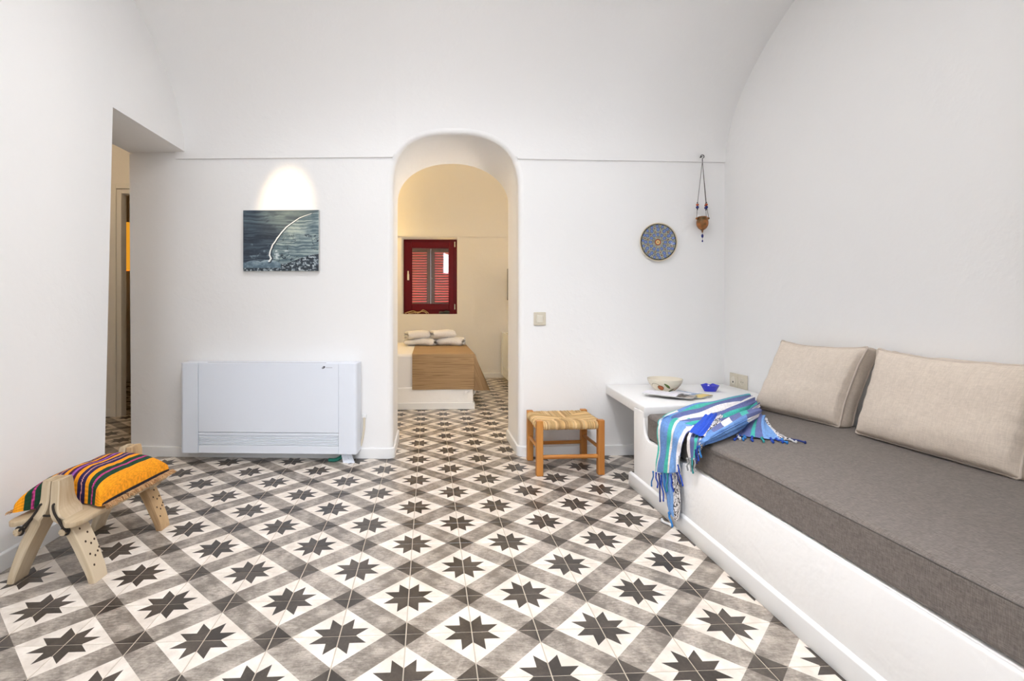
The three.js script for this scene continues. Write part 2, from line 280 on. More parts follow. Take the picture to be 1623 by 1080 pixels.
// ------------------------------------------------------------------ floor of patterned cement tiles
{
  const A = 0.2, X0 = -0.0688, Z0 = -1.7987;      // a star centre; lattice of tile corners every 20 cm
  const floor = struct('floor');
  const grout = MAT({ color: new THREE.Color().setRGB(0.54, 0.47, 0.38), roughness: 0.9 });
  part('grout', box(-4.0, 2.3, -0.06, -0.0016, -7.3, 1.3), grout, floor);
  // a quarter star in two opposite corners, a quarter of a dark square in the other two, grey bands, pale squares
  const R = 0.452;   // {8/3} star: tips at R, notches at the crossings of its chords
  const inner = R * Math.cos(3 * Math.PI / 8) / Math.cos(Math.PI / 4);
  const poly = []; for (let k = 0; k < 16; k++) { const a = (22.5 * (k + 1)) * Math.PI / 180, r = k % 2 ? inner : R; poly.push([r * Math.cos(a), r * Math.sin(a)]); }
  const inStar = (x, y) => { let c = false; for (let i = 0, j = 15; i < 16; j = i++) { const a = poly[i], b = poly[j]; if ((a[1] > y) !== (b[1] > y) && x < (b[0] - a[0]) * (y - a[1]) / (b[1] - a[1]) + a[0]) c = !c; } return c; };
  const kind = (s, t) => {   // s, t in 0..1, star at (0,0) and (1,1)
    for (const [ox, oy] of [[0, 0], [1, 1]]) if (Math.hypot(s - ox, t - oy) < 0.5 && inStar(s - ox, t - oy)) return 2;
    if (Math.abs(s - 1) + Math.abs(t) < 0.2929 || Math.abs(s) + Math.abs(t - 1) < 0.2929) return 2;
    if (s + t < 0.7071 || s + t > 1.2929) return 0;
    return Math.abs(s - t) < 0.7071 ? 1 : 2;
  };
  const mats = [];
  for (let n = 0; n < 6; n++) {
    const f = fbm(3, 6, 500 + 37 * n, 0.58), f2 = fbm(5, 5, 700 + 41 * n, 0.6), fine = fbm(48, 3, 900 + 13 * n), S = 512;
    const ang = n * 1.1, ca = Math.cos(ang), sa = Math.sin(ang);
    const map = texture(S, S, (u, v) => {
      let k = [0, 0, 0]; for (const [dx, dy] of [[-0.25, -0.25], [0.25, -0.25], [-0.25, 0.25], [0.25, 0.25]]) k[kind(clamp(u + dx / S, 0, 1), clamp(v + dy / S, 0, 1))] += 0.25;
      const w = f(u, v), w2 = f2(u * 0.6 + 0.15 * w, v * 0.6 + 0.15 * w), g = fine(u, v);
      const scr = fine(u * 0.22 + 0.5 * v, v * 0.9 - 0.2 * u), streak = f2((u * ca + v * sa) * 0.35 + 0.08 * w, (-u * sa + v * ca) * 1.6);
      const pale = mix3([214, 203, 190], [240, 231, 220], clamp(0.5 + 1.8 * (w2 - 0.5) + 0.8 * (streak - 0.5) + 0.3 * (g - 0.5), 0, 1));
      const grey = mix3([120, 111, 102], [190, 179, 167], clamp(0.44 + 1.4 * (w - 0.5) + 1.0 * (streak - 0.5) + 0.5 * (g - 0.5) + 0.8 * (scr - 0.5) + 0.8 * (f2(v, u) - 0.5), 0, 1));
      const dark = mix3([54, 48, 43], [88, 79, 71], clamp(0.4 + 1.8 * (w2 - 0.5) + 0.5 * (g - 0.5), 0, 1));
      return [0, 1, 2].map((i) => pale[i] * k[0] + grey[i] * k[1] + dark[i] * k[2]);
    });
    map.wrapS = map.wrapT = THREE.ClampToEdgeWrapping;
    mats.push(MAT({ map, roughness: 0.42, roughnessMap: texture(256, 256, (u, v) => 0.8 + 0.4 * (f2(u, v) - 0.5), false) }));
  }
  const tileGeo = (flip) => {
    const h = (A - 0.0032) / 2, b = 0.0009, p = [], uv = [], put = (x, y, z) => { p.push(x, y, z); let s = x / A + 0.5, t = -z / A + 0.5; if (flip) [s, t] = [1 - s, t]; uv.push(clamp(s, 0.003, 0.997), clamp(t, 0.003, 0.997)); };
    const ring = [[-1, 1], [1, 1], [1, -1], [-1, -1]], at = (k, r, y) => [ring[k][0] * r, y, ring[k][1] * r];
    const quad = (a, b2, c, d) => [a, b2, c, a, c, d].forEach((q) => put(...q));
    quad(at(0, h - b, 0), at(1, h - b, 0), at(2, h - b, 0), at(3, h - b, 0));
    for (let k = 0; k < 4; k++) { const m = (k + 1) % 4; quad(at(k, h, -b), at(m, h, -b), at(m, h - b, 0), at(k, h - b, 0)); quad(at(k, h, -0.009), at(m, h, -0.009), at(m, h, -b), at(k, h, -b)); }
    const g = new THREE.BufferGeometry(); g.setAttribute('position', new THREE.Float32BufferAttribute(p, 3)); g.setAttribute('uv', new THREE.Float32BufferAttribute(uv, 2)); g.computeVertexNormals(); return g;
  };
  const geos = [tileGeo(false), tileGeo(true)], r = rng(77), rest = mats.map(() => []), inv = new THREE.Matrix4();
  camera.updateMatrixWorld();
  let count = 0;
  for (let j = -16; j < 30; j++) for (let i = -20; i < 12; i++) {
    const x = X0 + (i + 0.5) * A, z = Z0 - (j + 0.5) * A, p = V(x, 0, z).project(camera), px = (p.x + 1) / 2 * W, py = (1 - p.y) / 2 * H;
    if (x > 2.3 || z > 1.25) continue;
    const vis = p.z < 1 && px > -95 && px < 1700 && py < 1150 && z < -0.9 && (
      (x > -1.72 && x < 1.2 && z > -3.55) || (px > 600 && px < 830 && z <= -3.4 && (z > -5.1 || x > 0.35) && x < 1.06) || (px > 150 && px < 225 && x < -1.5 && z < -2.6 && z > -5.6));
    const n = Math.floor(r() * mats.length), k = ((i + j) % 2 + 2) % 2, half = r() < 0.5, tilt = [(r() - 0.5) * 0.0012, (r() - 0.5) * 0.0012];
    if (vis && count < 300) {
      const m = part('tile' + (count ? '_' + String(count).padStart(3, '0') : ''), geos[k], mats[n], floor); m.position.set(x, (r() - 0.5) * 0.0003, z); m.rotation.set(tilt[0], half ? Math.PI : 0, tilt[1]); count++;
    } else { const g = geos[k].clone(); if (half) g.rotateY(Math.PI); g.translate(x, 0, z); rest[n].push(g); }
  }
  console.log('tiles', count, rest.map((l) => l.length).join());
  rest.forEach((l, n) => { if (l.length) part('tile_field' + (n ? '_00' + n : ''), join(l), mats[n], floor).userData.kind = 'stuff'; });
}
// ------------------------------------------------------------------ cloth and wood textures
function weave(base, spread, seed, w = 512, thread = 180, streak = [1, 1]) {   // heathered cloth
  const f = fbm(24, 4, seed, 0.7), a = noise2(thread, seed + 1), b = noise2(thread, seed + 2);
  return texture(w, w, (u, v) => { const n = 0.22 * (f(u * streak[0], v * streak[1]) - 0.5) + 0.38 * (a(u * thread * 0.12, v * thread) - 0.5) + 0.38 * (b(u * thread, v * thread * 0.12) - 0.5); return base.map((c, i) => c + spread[i] * 2 * n); });
}
function weaveBump(seed, n = 96) { const a = noise2(64, seed); return texture(512, 512, (u, v) => 0.5 + 0.25 * Math.sin(u * n * 2 * Math.PI) * Math.sin(v * n * 2 * Math.PI) + 0.3 * (a(u * 64, v * 64) - 0.5), false); }
function woodTex(light, dark, seed, rings = 7) {   // grain runs along v
  const f = fbm(4, 5, seed, 0.55), g = noise2(256, seed + 5), h = fbm(3, 3, seed + 9);
  return texture(512, 512, (u, v) => { const w = f(u, v * 0.35), s = 0.5 + 0.5 * Math.sin(2 * Math.PI * (u * rings + 3.2 * w)), fine = g(u * 256, v * 10); return mix3(light, dark, clamp(0.22 + 0.24 * s * h(u, v) + 0.2 * (fine - 0.5) + 1.5 * (w - 0.5), 0, 1)); });
}
const sheetMat = MAT({ color: new THREE.Color().setRGB(0.84, 0.83, 0.83), roughness: 0.85, bumpMap: weaveBump(3, 120), bumpScale: 0.0004, side: THREE.DoubleSide });
const towelWhite = MAT({ color: new THREE.Color().setRGB(0.82, 0.81, 0.82), roughness: 0.95, bumpMap: texture(256, 256, ((n) => (u, v) => n(u, v))(fbm(32, 3, 55)), false), bumpScale: 0.004, side: THREE.DoubleSide });

// ------------------------------------------------------------------ bedroom: bed, blanket, towels
{
  const bed = thing('platform_bed', 'white built-in bed platform with a thick mattress under a white sheet', 'bed', [-0.75, 0, -5.8]);
  const B = (x0, x1, y0, y1, z0, z1, r) => { const g = box(x0, x1, y0, y1, z0, z1, r); g.translate(0.75, 0, 5.8); return g; };
  part('base', B(-1.85, 0.425, 0, 0.21, -6.62, -5.012, 0.012), plaster, bed);
  part('baseboard', join([B(-1.85, 0.439, 0.001, 0.066, -5.012, -4.998, 0.004), B(0.425, 0.439, 0.001, 0.066, -6.62, -5.0, 0.004)]), trimWhite, bed);
  part('mattress', B(-1.85, 0.408, 0.2115, 0.527, -6.6, -5.03, 0.045), sheetMat, bed);
  // the hanging edge of the sheet, a hand's breadth over the platform, and its corner by the foot end
  const sheet = surf(60, 10, (u, v) => { const x = lerp(-1.85, 0.405, u), y = lerp(0.505, 0.205, v); return [x + 0.75, y, 0.79 - 0.012 * v + 0.004 * Math.sin(u * 40) * v, x, y]; });
  const corner = surf(8, 8, (u, v) => { const a = lerp(0, 1, u), y = lerp(0.24, 0.115 + 0.05 * Math.abs(a - 0.5), v); return [1.155 + 0.075 * a * (1 - 0.25 * v), y, 0.74 - 0.08 * a + 0.012 * Math.sin(a * 9), a * 0.1, y]; });
  const corner2 = surf(6, 5, (u, v) => [1.08 + 0.06 * u, lerp(0.18, 0.142 + 0.03 * u, v), 0.803 + 0.004 * Math.sin(u * 8), u * 0.1, v * 0.1]);
  part('sheet', join([sheet, corner, corner2]), sheetMat, bed);
}
{
  const f = fbm(3, 4, 210), g = noise2(128, 211), h = noise2(64, 213);
  const map = texture(512, 512, (u, v) => { const k = 0.5 + 0.45 * (g(u * 10, v * 128) - 0.5) + 0.15 * (f(u, v) - 0.5) - 0.3 * smooth(0.66, 0.8, h(u * 3, v * 64)); return mix3([134, 108, 78], [190, 160, 122], clamp(k, 0, 1)); });
  map.repeat.set(1, 2);
  const m = MAT({ map, roughness: 0.9, bumpMap: weaveBump(8, 60), bumpScale: 0.001, side: THREE.DoubleSide });
  // a cloth over bed edge and foot end: rows run from the back over the top and down the front
  const x0 = -0.157, x1 = 0.413, zb = -6.52, zf = -5.018, yt = 0.533;
  const at = (u, v) => {   // u: along the bed towards the foot end (0..1 on top, then down), v: back to front then down
    const L1 = 0.57, L2 = 0.40, du = u * (L1 + L2), M1 = zf - zb, M2 = 0.372, dv = v * (M1 + M2);
    const over = Math.max(0, du - L1), down = Math.max(0, dv - M1);
    let x = x0 + Math.min(du, L1), z = zb + Math.min(dv, M1), y = yt;
    const rad = (d) => d < 0.05 ? d * d * 8 : d - 0.03;
    y -= Math.max(rad(over), rad(down));
    if (over > 0) { x += 0.02 + over * 0.32 + 0.03 * Math.sin(v * 10) * smooth(0.05, 0.4, over); }
    if (down > 0) { z += 0.014 + 0.03 * over * 2 + 0.008 * Math.sin(u * 16) * down; if (over > 0) { y = yt - Math.max(rad(down), rad(over)) + 0.02 * over; x -= Math.min(over, down) * 0.35; z -= over * 0.2; } }
    return [x, Math.max(y, 0.135), z, du * 1.2, dv * 1.2];
  };
  solo('blanket', surf(60, 90, (u, v) => at(u, v)), m, 'brown woven blanket spread over the bed and hanging down its front and foot end', 'blanket');
}
// folded towels: a cloth of some thickness folded on itself, seen on its fold
function foldedTowel(w, d, h, layers, seed) {
  const r = rng(seed), t = h / layers, g = [];
  const path = []; for (let k = 0; k < layers; k++) { const y = t * (k + 0.5), e = d / 2 - t * 0.6; const a = k % 2 ? 1 : -1; path.push([-a * (e - 0.01 * r()), y], [0, y + (r() - 0.5) * 0.006], [a * e, y]); if (k < layers - 1) path.push([a * (e + t * 0.55), y + t * 0.5]); }
  const c = new THREE.CatmullRomCurve3(path.map(([x, y]) => V(x, y, 0)), false, 'centripetal'), n = layers * 18, pts = c.getPoints(n), th = t * 0.5;
  const nor = pts.map((p, i) => { const a = pts[Math.max(0, i - 1)], b = pts[Math.min(n, i + 1)]; const q = b.clone().sub(a).normalize(); return V(-q.y, q.x, 0); });
  for (const s of [-1, 1]) g.push(surf(n, 10, (u, v) => { const i = Math.round(u * n), e = lerp(-1, 1, v), k = th * Math.sqrt(Math.max(0.02, 1 - e ** 8)); return [e * w / 2 + 0.004 * Math.sin(i * 0.7), pts[i].y + nor[i].y * s * k + 0.004 * Math.sin(e * 3 + i * 0.1), pts[i].x + nor[i].x * s * k, u, v]; }));
  for (const e of [-1, 1]) g.push(surf(n, 1, (u, v) => { const i = Math.round(u * n), k = th * 0.3 * lerp(-1, 1, v); return [e * w / 2 + 0.004 * Math.sin(i * 0.7), pts[i].y + nor[i].y * k, pts[i].x + nor[i].x * k, u, v]; }));
  for (const i of [0, n]) g.push(surf(10, 1, (u, v) => { const e = lerp(-1, 1, u), k = th * lerp(-1, 1, v); return [e * w / 2, pts[i].y + nor[i].y * k, pts[i].x + nor[i].x * k, u, v]; }));
  return join(g);
}
{
  const group = 'white towels folded on the bed';
  const rows = [
    [[-0.085, 0.5345, -6.07], Math.PI - 0.30, 0.36, 0.20, 0.074, 2, 'white folded towel lying under the left rolled towel on the bed', 1],
    [[0.262, 0.5345, -6.06], Math.PI - 0.32, 0.30, 0.20, 0.084, 2, 'white folded towel lying under the right rolled towel, on the brown blanket', 2],
    [[-0.135, 0.610, -6.06], Math.PI + 0.42, 0.27, 0.17, 0.092, 2, 'white rolled towel on top of the left pile, nearest the window handle', 3],
    [[0.155, 0.620, -6.07], Math.PI + 0.40, 0.28, 0.17, 0.088, 2, 'white rolled towel on top of the right pile, nearest the bed foot', 4],
  ];
  for (const [p, turn, w, d, h, n, label, seed] of rows) {
    const t = thing('towel', label, 'towel', p, turn, group);
    part('cloth', foldedTowel(w, d, h, n, seed), towelWhite, t);
  }
}

// ------------------------------------------------------------------ bedroom window with its shutters
const redPaint = new THREE.MeshPhysicalMaterial({ color: new THREE.Color().setRGB(0.125, 0.003, 0.009), roughness: 0.4, specularIntensity: 0.3 });
const chrome = MAT({ color: new THREE.Color().setRGB(0.6, 0.59, 0.57), roughness: 0.25, metalness: 1 });
const glassPane = new THREE.MeshPhysicalMaterial({ color: 0xffffff, roughness: 0.02, transmission: 1, thickness: 0, ior: 1.5 });
{
  const w = struct('window_1'), z0 = -7.255, z1 = -7.205;
  const frame = (x0, x1, y0, y1, l, r, b, t, za, zb, rr) => join([box(x0, x0 + l, y0, y1, za, zb, rr), box(x1 - r, x1, y0, y1, za, zb, rr), box(x0 + l, x1 - r, y0, y0 + b, za, zb, rr), box(x0 + l, x1 - r, y1 - t, y1, za, zb, rr)]);
  part('window_frame', frame(-0.344, 0.388, 0.873, 1.895, 0.03, 0.05, 0.062, 0.036, z0 - 0.02, z1, 0.004), redPaint, w);
  part('sash', frame(-0.331, 0.344, 0.926, 1.862, 0.096, 0.066, 0.078, 0.08, z0, z1 + 0.018, 0.006), redPaint, w);
  part('glazing_bead', frame(-0.238, 0.284, 1.0, 1.786, 0.012, 0.012, 0.012, 0.012, z0 + 0.01, z1 + 0.008, 0.003), redPaint, w);
  part('pane', box(-0.236, 0.282, 1.002, 1.784, -7.232, -7.228), glassPane, w);
  const hm = MAT({ color: new THREE.Color().setRGB(0.78, 0.72, 0.6), roughness: 0.35 });
  const h = part('handle', join([box(-0.293, -0.266, 1.335, 1.42, z1 + 0.018, z1 + 0.027, 0.004), rod([-0.279, 1.365, z1 + 0.024], [-0.279, 1.365, z1 + 0.056], 0.009), box(-0.289, -0.270, 1.352, 1.46, z1 + 0.05, z1 + 0.064, 0.005)]), hm, w, 'cream lever handle');
  for (const y of [0.935, 1.79]) part('hinge', join([rod([0.356, y, z1 + 0.012], [0.356, y + 0.075, z1 + 0.012], 0.008), box(0.346, 0.366, y + 0.005, y + 0.07, z1, z1 + 0.006, 0.002)]), chrome, w);
  const lv = MAT({ color: 0xffffff, vertexColors: true, roughness: 0.55 }), sm = MAT({ color: new THREE.Color().setRGB(0.15, 0.075, 0.05), roughness: 0.6 });
  const z = -7.41;
  const shutter = (x0, x1, sl0, sl1, label) => {
    const cx = (x0 + x1) / 2, t = thing('louvred_shutter', label, 'shutter', [cx, 0.88, z], 0, 'red louvred shutters outside the bedroom window');
    const bx = (a, b, c, d, e, f) => { const g = box(a, b, c, d, e, f, 0.003); g.translate(-cx, -0.88, -z); return g; };
    part('stile', bx(x0, sl0, 0.88, 1.91, z - 0.02, z + 0.02), sm, t); part('stile', bx(sl1, x1, 0.88, 1.91, z - 0.02, z + 0.02), sm, t);
    part('rail', bx(sl0, sl1, 0.88, 1.0, z - 0.018, z + 0.018), sm, t); part('rail', bx(sl0, sl1, 1.75, 1.91, z - 0.018, z + 0.018), sm, t);
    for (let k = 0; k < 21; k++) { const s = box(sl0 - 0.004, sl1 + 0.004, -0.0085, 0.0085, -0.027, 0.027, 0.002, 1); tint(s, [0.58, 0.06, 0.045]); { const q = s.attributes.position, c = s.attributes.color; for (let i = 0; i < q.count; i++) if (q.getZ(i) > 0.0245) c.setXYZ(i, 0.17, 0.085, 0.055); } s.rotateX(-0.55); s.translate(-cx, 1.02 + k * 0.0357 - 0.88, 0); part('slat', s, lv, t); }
    return t;
  };
  shutter(-0.35, 0.0275, -0.285, -0.028, 'left red louvred shutter closed outside the bedroom window, with sunlit slats');
  const b = shutter(0.0285, 0.41, 0.084, 0.345, 'right red louvred shutter closed outside the bedroom window, with sunlit slats');
  part('knob', ball([0.043 - 0.219, 0.49, 0.03], 0.012), chrome, b);
}
{
  const wood = MAT({ map: woodTex([214, 186, 140], [150, 118, 78], 61), roughness: 0.8 });
  const d = thing('driftwood_twig', 'pale forked driftwood twig lying on the bedroom window sill', 'twig', [-0.16, 0.876, -7.172]);
  part('stem', join([tube([[-0.165, 0.008, 0], [-0.1, 0.03, 0.003], [-0.05, 0.038, 0], [0, 0.024, 0.004], [0.05, 0.03, 0], [0.1, 0.028, 0.004], [0.135, 0.008, 0.006]], 0.0065, 40, 7), tube([[-0.12, 0.006, 0.01], [-0.04, 0.016, 0.008], [0.03, 0.022, 0], [0.075, 0.05, 0], [0.09, 0.055, 0]], 0.0055, 30, 7)]), wood, d);
  part('branch', join([tube([[0.0, 0.007, 0.012], [0.04, 0.02, 0.008], [0.085, 0.05, 0.004], [0.12, 0.038, 0.006], [0.16, 0.006, 0.01]], 0.005, 30, 7), tube([[-0.03, 0.03, 0], [-0.02, 0.006, 0.014]], 0.004, 8, 6)]), wood, d);
  const stone = MAT({ color: new THREE.Color().setRGB(0.035, 0.036, 0.036), roughness: 0.6 });
  const peb = (c, sx, sy, sz, seed) => { const g = new THREE.IcosahedronGeometry(1, 4), p = g.attributes.position, n = fbm(4, 3, seed); for (let i = 0; i < p.count; i++) { const v = V(p.getX(i), p.getY(i), p.getZ(i)), k = 1 + 0.16 * (n((Math.atan2(v.z, v.x) / 6.2832 + 1) % 1, (v.y + 1) / 2.2) - 0.5); p.setXYZ(i, v.x * sx * k, v.y * sy * k, v.z * sz * k); } const m = mergeVertices(g); m.computeVertexNormals(); m.translate(...c); return m; };
  solo('pebble', peb([0.173, 0.893, -7.18], 0.036, 0.0185, 0.028, 4), stone, 'smaller flat black pebble on the window sill, leaning on the larger one', 'stone');
  solo('pebble', peb([0.243, 0.898, -7.176], 0.046, 0.0235, 0.03, 9), stone, 'larger flat black pebble on the window sill near its right end', 'stone');
}
// television seen edge-on on the bedroom's right wall
{
  const tv = thing('television', 'flat dark television mounted on the bedroom wall, seen nearly edge-on', 'television', [1.105, 1.27, -6.62], -Math.PI / 2);
  const c = MAT({ color: new THREE.Color().setRGB(0.05, 0.05, 0.048), roughness: 0.4 }), s = MAT({ color: new THREE.Color().setRGB(0.03, 0.032, 0.035), roughness: 0.15 });
  part('casing', box(-0.37, 0.37, -0.21, 0.21, 0.025, 0.058, 0.005), c, tv); part('screen', box(-0.355, 0.355, -0.192, 0.196, 0.0575, 0.0595), s, tv); part('bracket', box(-0.1, 0.1, -0.1, 0.1, 0, 0.026), c, tv);
}
// ------------------------------------------------------------------ fan coil heaters
const coilWhite = MAT({ color: new THREE.Color().setRGB(0.80, 0.84, 0.91), roughness: 0.38 });
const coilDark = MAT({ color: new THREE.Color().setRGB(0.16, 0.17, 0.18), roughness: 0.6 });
function fanCoil(label, pos, turn) {
  const t = thing('fan_coil_heater', label, 'heater', pos, turn), D = 0.128, y0 = 0.06, y1 = 0.632;
  part('casing', box(-0.545, 0.545, y0 + 0.004, y1 - 0.004, 0.002, D - 0.016, 0.006), coilWhite, t);
  const side = (s) => { const sh = new THREE.Shape(), a = 0.452, b = 0.56, r = 0.022; sh.moveTo(a, 0.01); sh.lineTo(a, D); sh.lineTo(b - r, D); sh.quadraticCurveTo(b, D, b, D - r); sh.lineTo(b, 0.01); sh.closePath(); const g = new THREE.ExtrudeGeometry(sh, { depth: y1 - y0 - 0.006, bevelEnabled: true, bevelSize: 0.003, bevelThickness: 0.003, bevelSegments: 2, curveSegments: 8 }); g.rotateX(-Math.PI / 2); g.scale(1, 1, -1); g.translate(0, y0 + 0.003, 0); g.scale(s, 1, 1); return g; };
  const fix = (g) => { const n = g.index ? g.toNonIndexed() : g; n.computeVertexNormals(); return n; };
  coilWhite.side = THREE.DoubleSide;
  part('side_panel', fix(side(-1)), coilWhite, t); part('side_panel', fix(side(1)), coilWhite, t);
  part('front_panel', box(-0.4475, 0.4475, 0.193, y1, D - 0.02, D, 0.004), coilWhite, t);
  part('lower_panel', box(-0.4475, 0.4475, y0, 0.1105, D - 0.02, D, 0.004), coilWhite, t);
  const gr = part('grille', join([box(-0.4475, 0.4475, 0.112, 0.191, D - 0.03, D - 0.026), box(-0.4475, 0.4475, 0.174, 0.1905, D - 0.02, D, 0.003)]), coilWhite, t);
  part('recess', box(-0.445, 0.445, 0.112, 0.174, D - 0.026, D - 0.022), coilDark, gr);
  for (let k = 0; k < 6; k++) { const s = box(-0.446, 0.446, -0.0041, 0.0041, -0.006, 0.006, 0.0015, 1); s.rotateX(0.5); s.translate(0, 0.1175 + k * 0.0102, D - 0.0075); part('slat', s, coilWhite, gr); }
  const top = part('top_cover', box(-0.5, 0.5, y1 - 0.006, y1 - 0.001, 0.012, D - 0.035, 0.002), coilWhite, t);
  part('recess', box(-0.4, 0.36, y1 - 0.0009, y1 - 0.0004, D - 0.034, D - 0.0215), coilDark, top);  // flat dark strip standing for the shadow line behind the front panel
  part('foot', join([box(0.42, 0.535, 0.03, 0.06, 0.02, 0.03), hex([[0.47, 0.0, 0.105], [0.543, 0.0, 0.105], [0.543, 0.0, 0.097], [0.47, 0.0, 0.097], [0.445, 0.062, 0.07], [0.51, 0.062, 0.07], [0.51, 0.062, 0.062], [0.445, 0.062, 0.062]]), hex([[0.50, 0.0, 0.112], [0.514, 0.0, 0.112], [0.514, 0.0, 0.104], [0.50, 0.0, 0.104], [0.476, 0.062, 0.078], [0.488, 0.062, 0.078], [0.488, 0.062, 0.07], [0.476, 0.062, 0.07]])]), coilWhite, t);
  // maker's mark: a slanted leaf and a line of tiny letters
  const ink = MAT({ color: new THREE.Color().setRGB(0.05, 0.05, 0.06), roughness: 0.5 }), g = [];
  const leaf = (cx, cy, a, b, rot, th) => { const pts = []; for (let i = 0; i <= 24; i++) { const q = i / 24 * 2 * Math.PI, x = a * Math.cos(q), y = b * Math.sin(q); pts.push([cx + x * Math.cos(rot) - y * Math.sin(rot), cy + x * Math.sin(rot) + y * Math.cos(rot), D + 0.0006]); } return tube(pts, th, 30, 5); };
  g.push(leaf(0.352, 0.605, 0.0105, 0.0048, 0.62, 0.0017), leaf(0.3545, 0.6065, 0.005, 0.0016, 0.62, 0.0012));
  part('logo', join(g), ink, t);
  const pale = MAT({ color: new THREE.Color().setRGB(0.28, 0.28, 0.3), roughness: 0.5 }), l = [], r = rng(5);
  for (let k = 0; k < 7; k++) { const x = 0.3665 + k * 0.0061; l.push(box(x, x + 0.0011, 0.602, 0.6065, D - 0.001, D + 0.0004), box(x + 0.0026, x + 0.0037, 0.602, 0.6065, D - 0.001, D + 0.0004), box(x, x + 0.0037, k % 2 ? 0.6055 : 0.602, k % 2 ? 0.6066 : 0.6031, D - 0.001, D + 0.0004)); }
  part('lettering', join(l), pale, t);
  return t;
}
{
  const turn = Math.atan(0.083), x = -1.0, z = zBack(-1.0);
  fanCoil('long white fan coil heater low on the wall under the seascape picture', [x, 0, z + 0.002], -turn);
  fanCoil('white fan coil heater low on the bedroom wall under the television, seen edge-on', [1.105, 0, -6.455], -Math.PI / 2);
  const hoseM = MAT({ color: new THREE.Color().setRGB(0.02, 0.22, 0.16), roughness: 0.5, bumpMap: weaveBump(12, 40), bumpScale: 0.002 });
  solo('drain_hose', tube([[-0.53, 0.05, -3.40], [-0.555, 0.03, -3.385], [-0.59, 0.0135, -3.372], [-0.635, 0.0125, -3.375]], 0.012, 24, 10), hoseM, 'green hose end poking out from under the living room heater', 'hose');
  const cab = MAT({ color: new THREE.Color().setRGB(0.74, 0.66, 0.52), roughness: 0.5 }), zc = (X) => zBack(X) + 0.008;
  const c = thing('cable', 'cream cable running down the wall beside the heater', 'cable');
  part('sleeve', tube([[-0.4185, 0.268, zc(-0.42)], [-0.420, 0.21, zc(-0.42)], [-0.426, 0.15, zc(-0.43)], [-0.442, 0.083, zc(-0.44)]], 0.0075, 24, 10), cab, c);
  part('clip', box(-0.432, -0.404, 0.262, 0.288, zBack(-0.42), zBack(-0.42) + 0.012, 0.003), trimWhite, c);
}
// ------------------------------------------------------------------ hall beyond the left wall
{
  const d = struct('door_1'), z = -4.845;
  const beige = paintWhite;
  part('architrave', join([box(-2.83, -2.78, 0, 2.083, z, z + 0.028, 0.003), box(-2.779, -1.98, 2.034, 2.083, z, z + 0.028, 0.003)]), beige, d);
  part('inner_architrave', join([box(-2.779, -2.738, 0, 2.033, z - 0.01, z + 0.016, 0.003), box(-2.737, -1.98, 1.992, 2.033, z - 0.01, z + 0.016, 0.003)]), beige, d);
  part('jamb', join([box(-2.759, -2.737, 0, 1.999, z - 0.06, z - 0.001, 0.001), box(-2.736, -2.04, 1.985, 1.999, z - 0.06, z - 0.001, 0.001)]), beige, d);
  // hall ceiling lamp, outside the frame
  const shade = new THREE.MeshStandardMaterial({ color: 0xffffff, emissive: new THREE.Color().setRGB(1.0, 0.72, 0.42), emissiveIntensity: 1.5, roughness: 0.6 });
  const lamp = thing('unseen_ceiling_lamp', 'round warm glass lamp under the hall ceiling, out of the picture', 'lamp', [-2.6, 2.62, -3.6]);
  part('shade', ball([0, -0.09, 0], 0.09), shade, lamp); part('base', lathe([[0, 0], [0.06, 0], [0.055, -0.02], [0, -0.02]].map(([r, y]) => [r, y])), chrome, lamp);
  const L = new THREE.PointLight(0xffdfb4, 0.95); L.position.set(-2.6, 2.53, -3.6); L.shadow.radius = 4; L.castShadow = true; scene.add(L);
  // amber glowing shape added for a golden gleam in the room beyond
  const amber = new THREE.MeshStandardMaterial({ color: new THREE.Color().setRGB(0.8, 0.4, 0.04), emissive: new THREE.Color().setRGB(1.0, 0.42, 0.03), emissiveIntensity: 0.7, roughness: 0.7, side: THREE.DoubleSide });
  const la = thing('amber_glow', 'tall amber glowing shape added in the dark room behind the hall door', 'lamp', [-3.61, 1.41, -6.5]);
  part('shade', lathe([[0.02, 0], [0.075, 0.02], [0.09, 0.15], [0.09, 0.43], [0.075, 0.56], [0.02, 0.58]], 24), amber, la); part('hook', rod([0, 0.58, 0], [0, 1.2, 0], 0.005), chrome, la);
  const A2 = new THREE.PointLight(0xff9a30, 0.25); A2.position.set(-3.61, 1.7, -6.5); A2.castShadow = true; A2.shadow.radius = 3; scene.add(A2);
}
// bedroom wall lamp, left of the archway's view
{
  const s = thing('unseen_wall_lamp', 'warm glass wall lamp above the bed head, out of the picture', 'lamp', [-1.0, 2.25, -7.0]);
  const gl = new THREE.MeshStandardMaterial({ color: 0xffffff, emissive: new THREE.Color().setRGB(1.0, 0.66, 0.32), emissiveIntensity: 2, roughness: 0.5 });
  part('shade', ball([0, 0, 0.02], 0.075), gl, s); part('bracket', join([rod([0, 0, -0.14], [0, 0, -0.03], 0.012), lathe([[0, 0], [0.05, 0], [0.05, 0.015], [0, 0.015]], 24).rotateX(Math.PI / 2).translate(0, 0, -0.15)]), chrome, s);
  const L = new THREE.PointLight(0xffd27a, 3.0); L.position.set(-1.0, 2.25, -6.98); L.castShadow = true; L.shadow.radius = 4; scene.add(L);
}

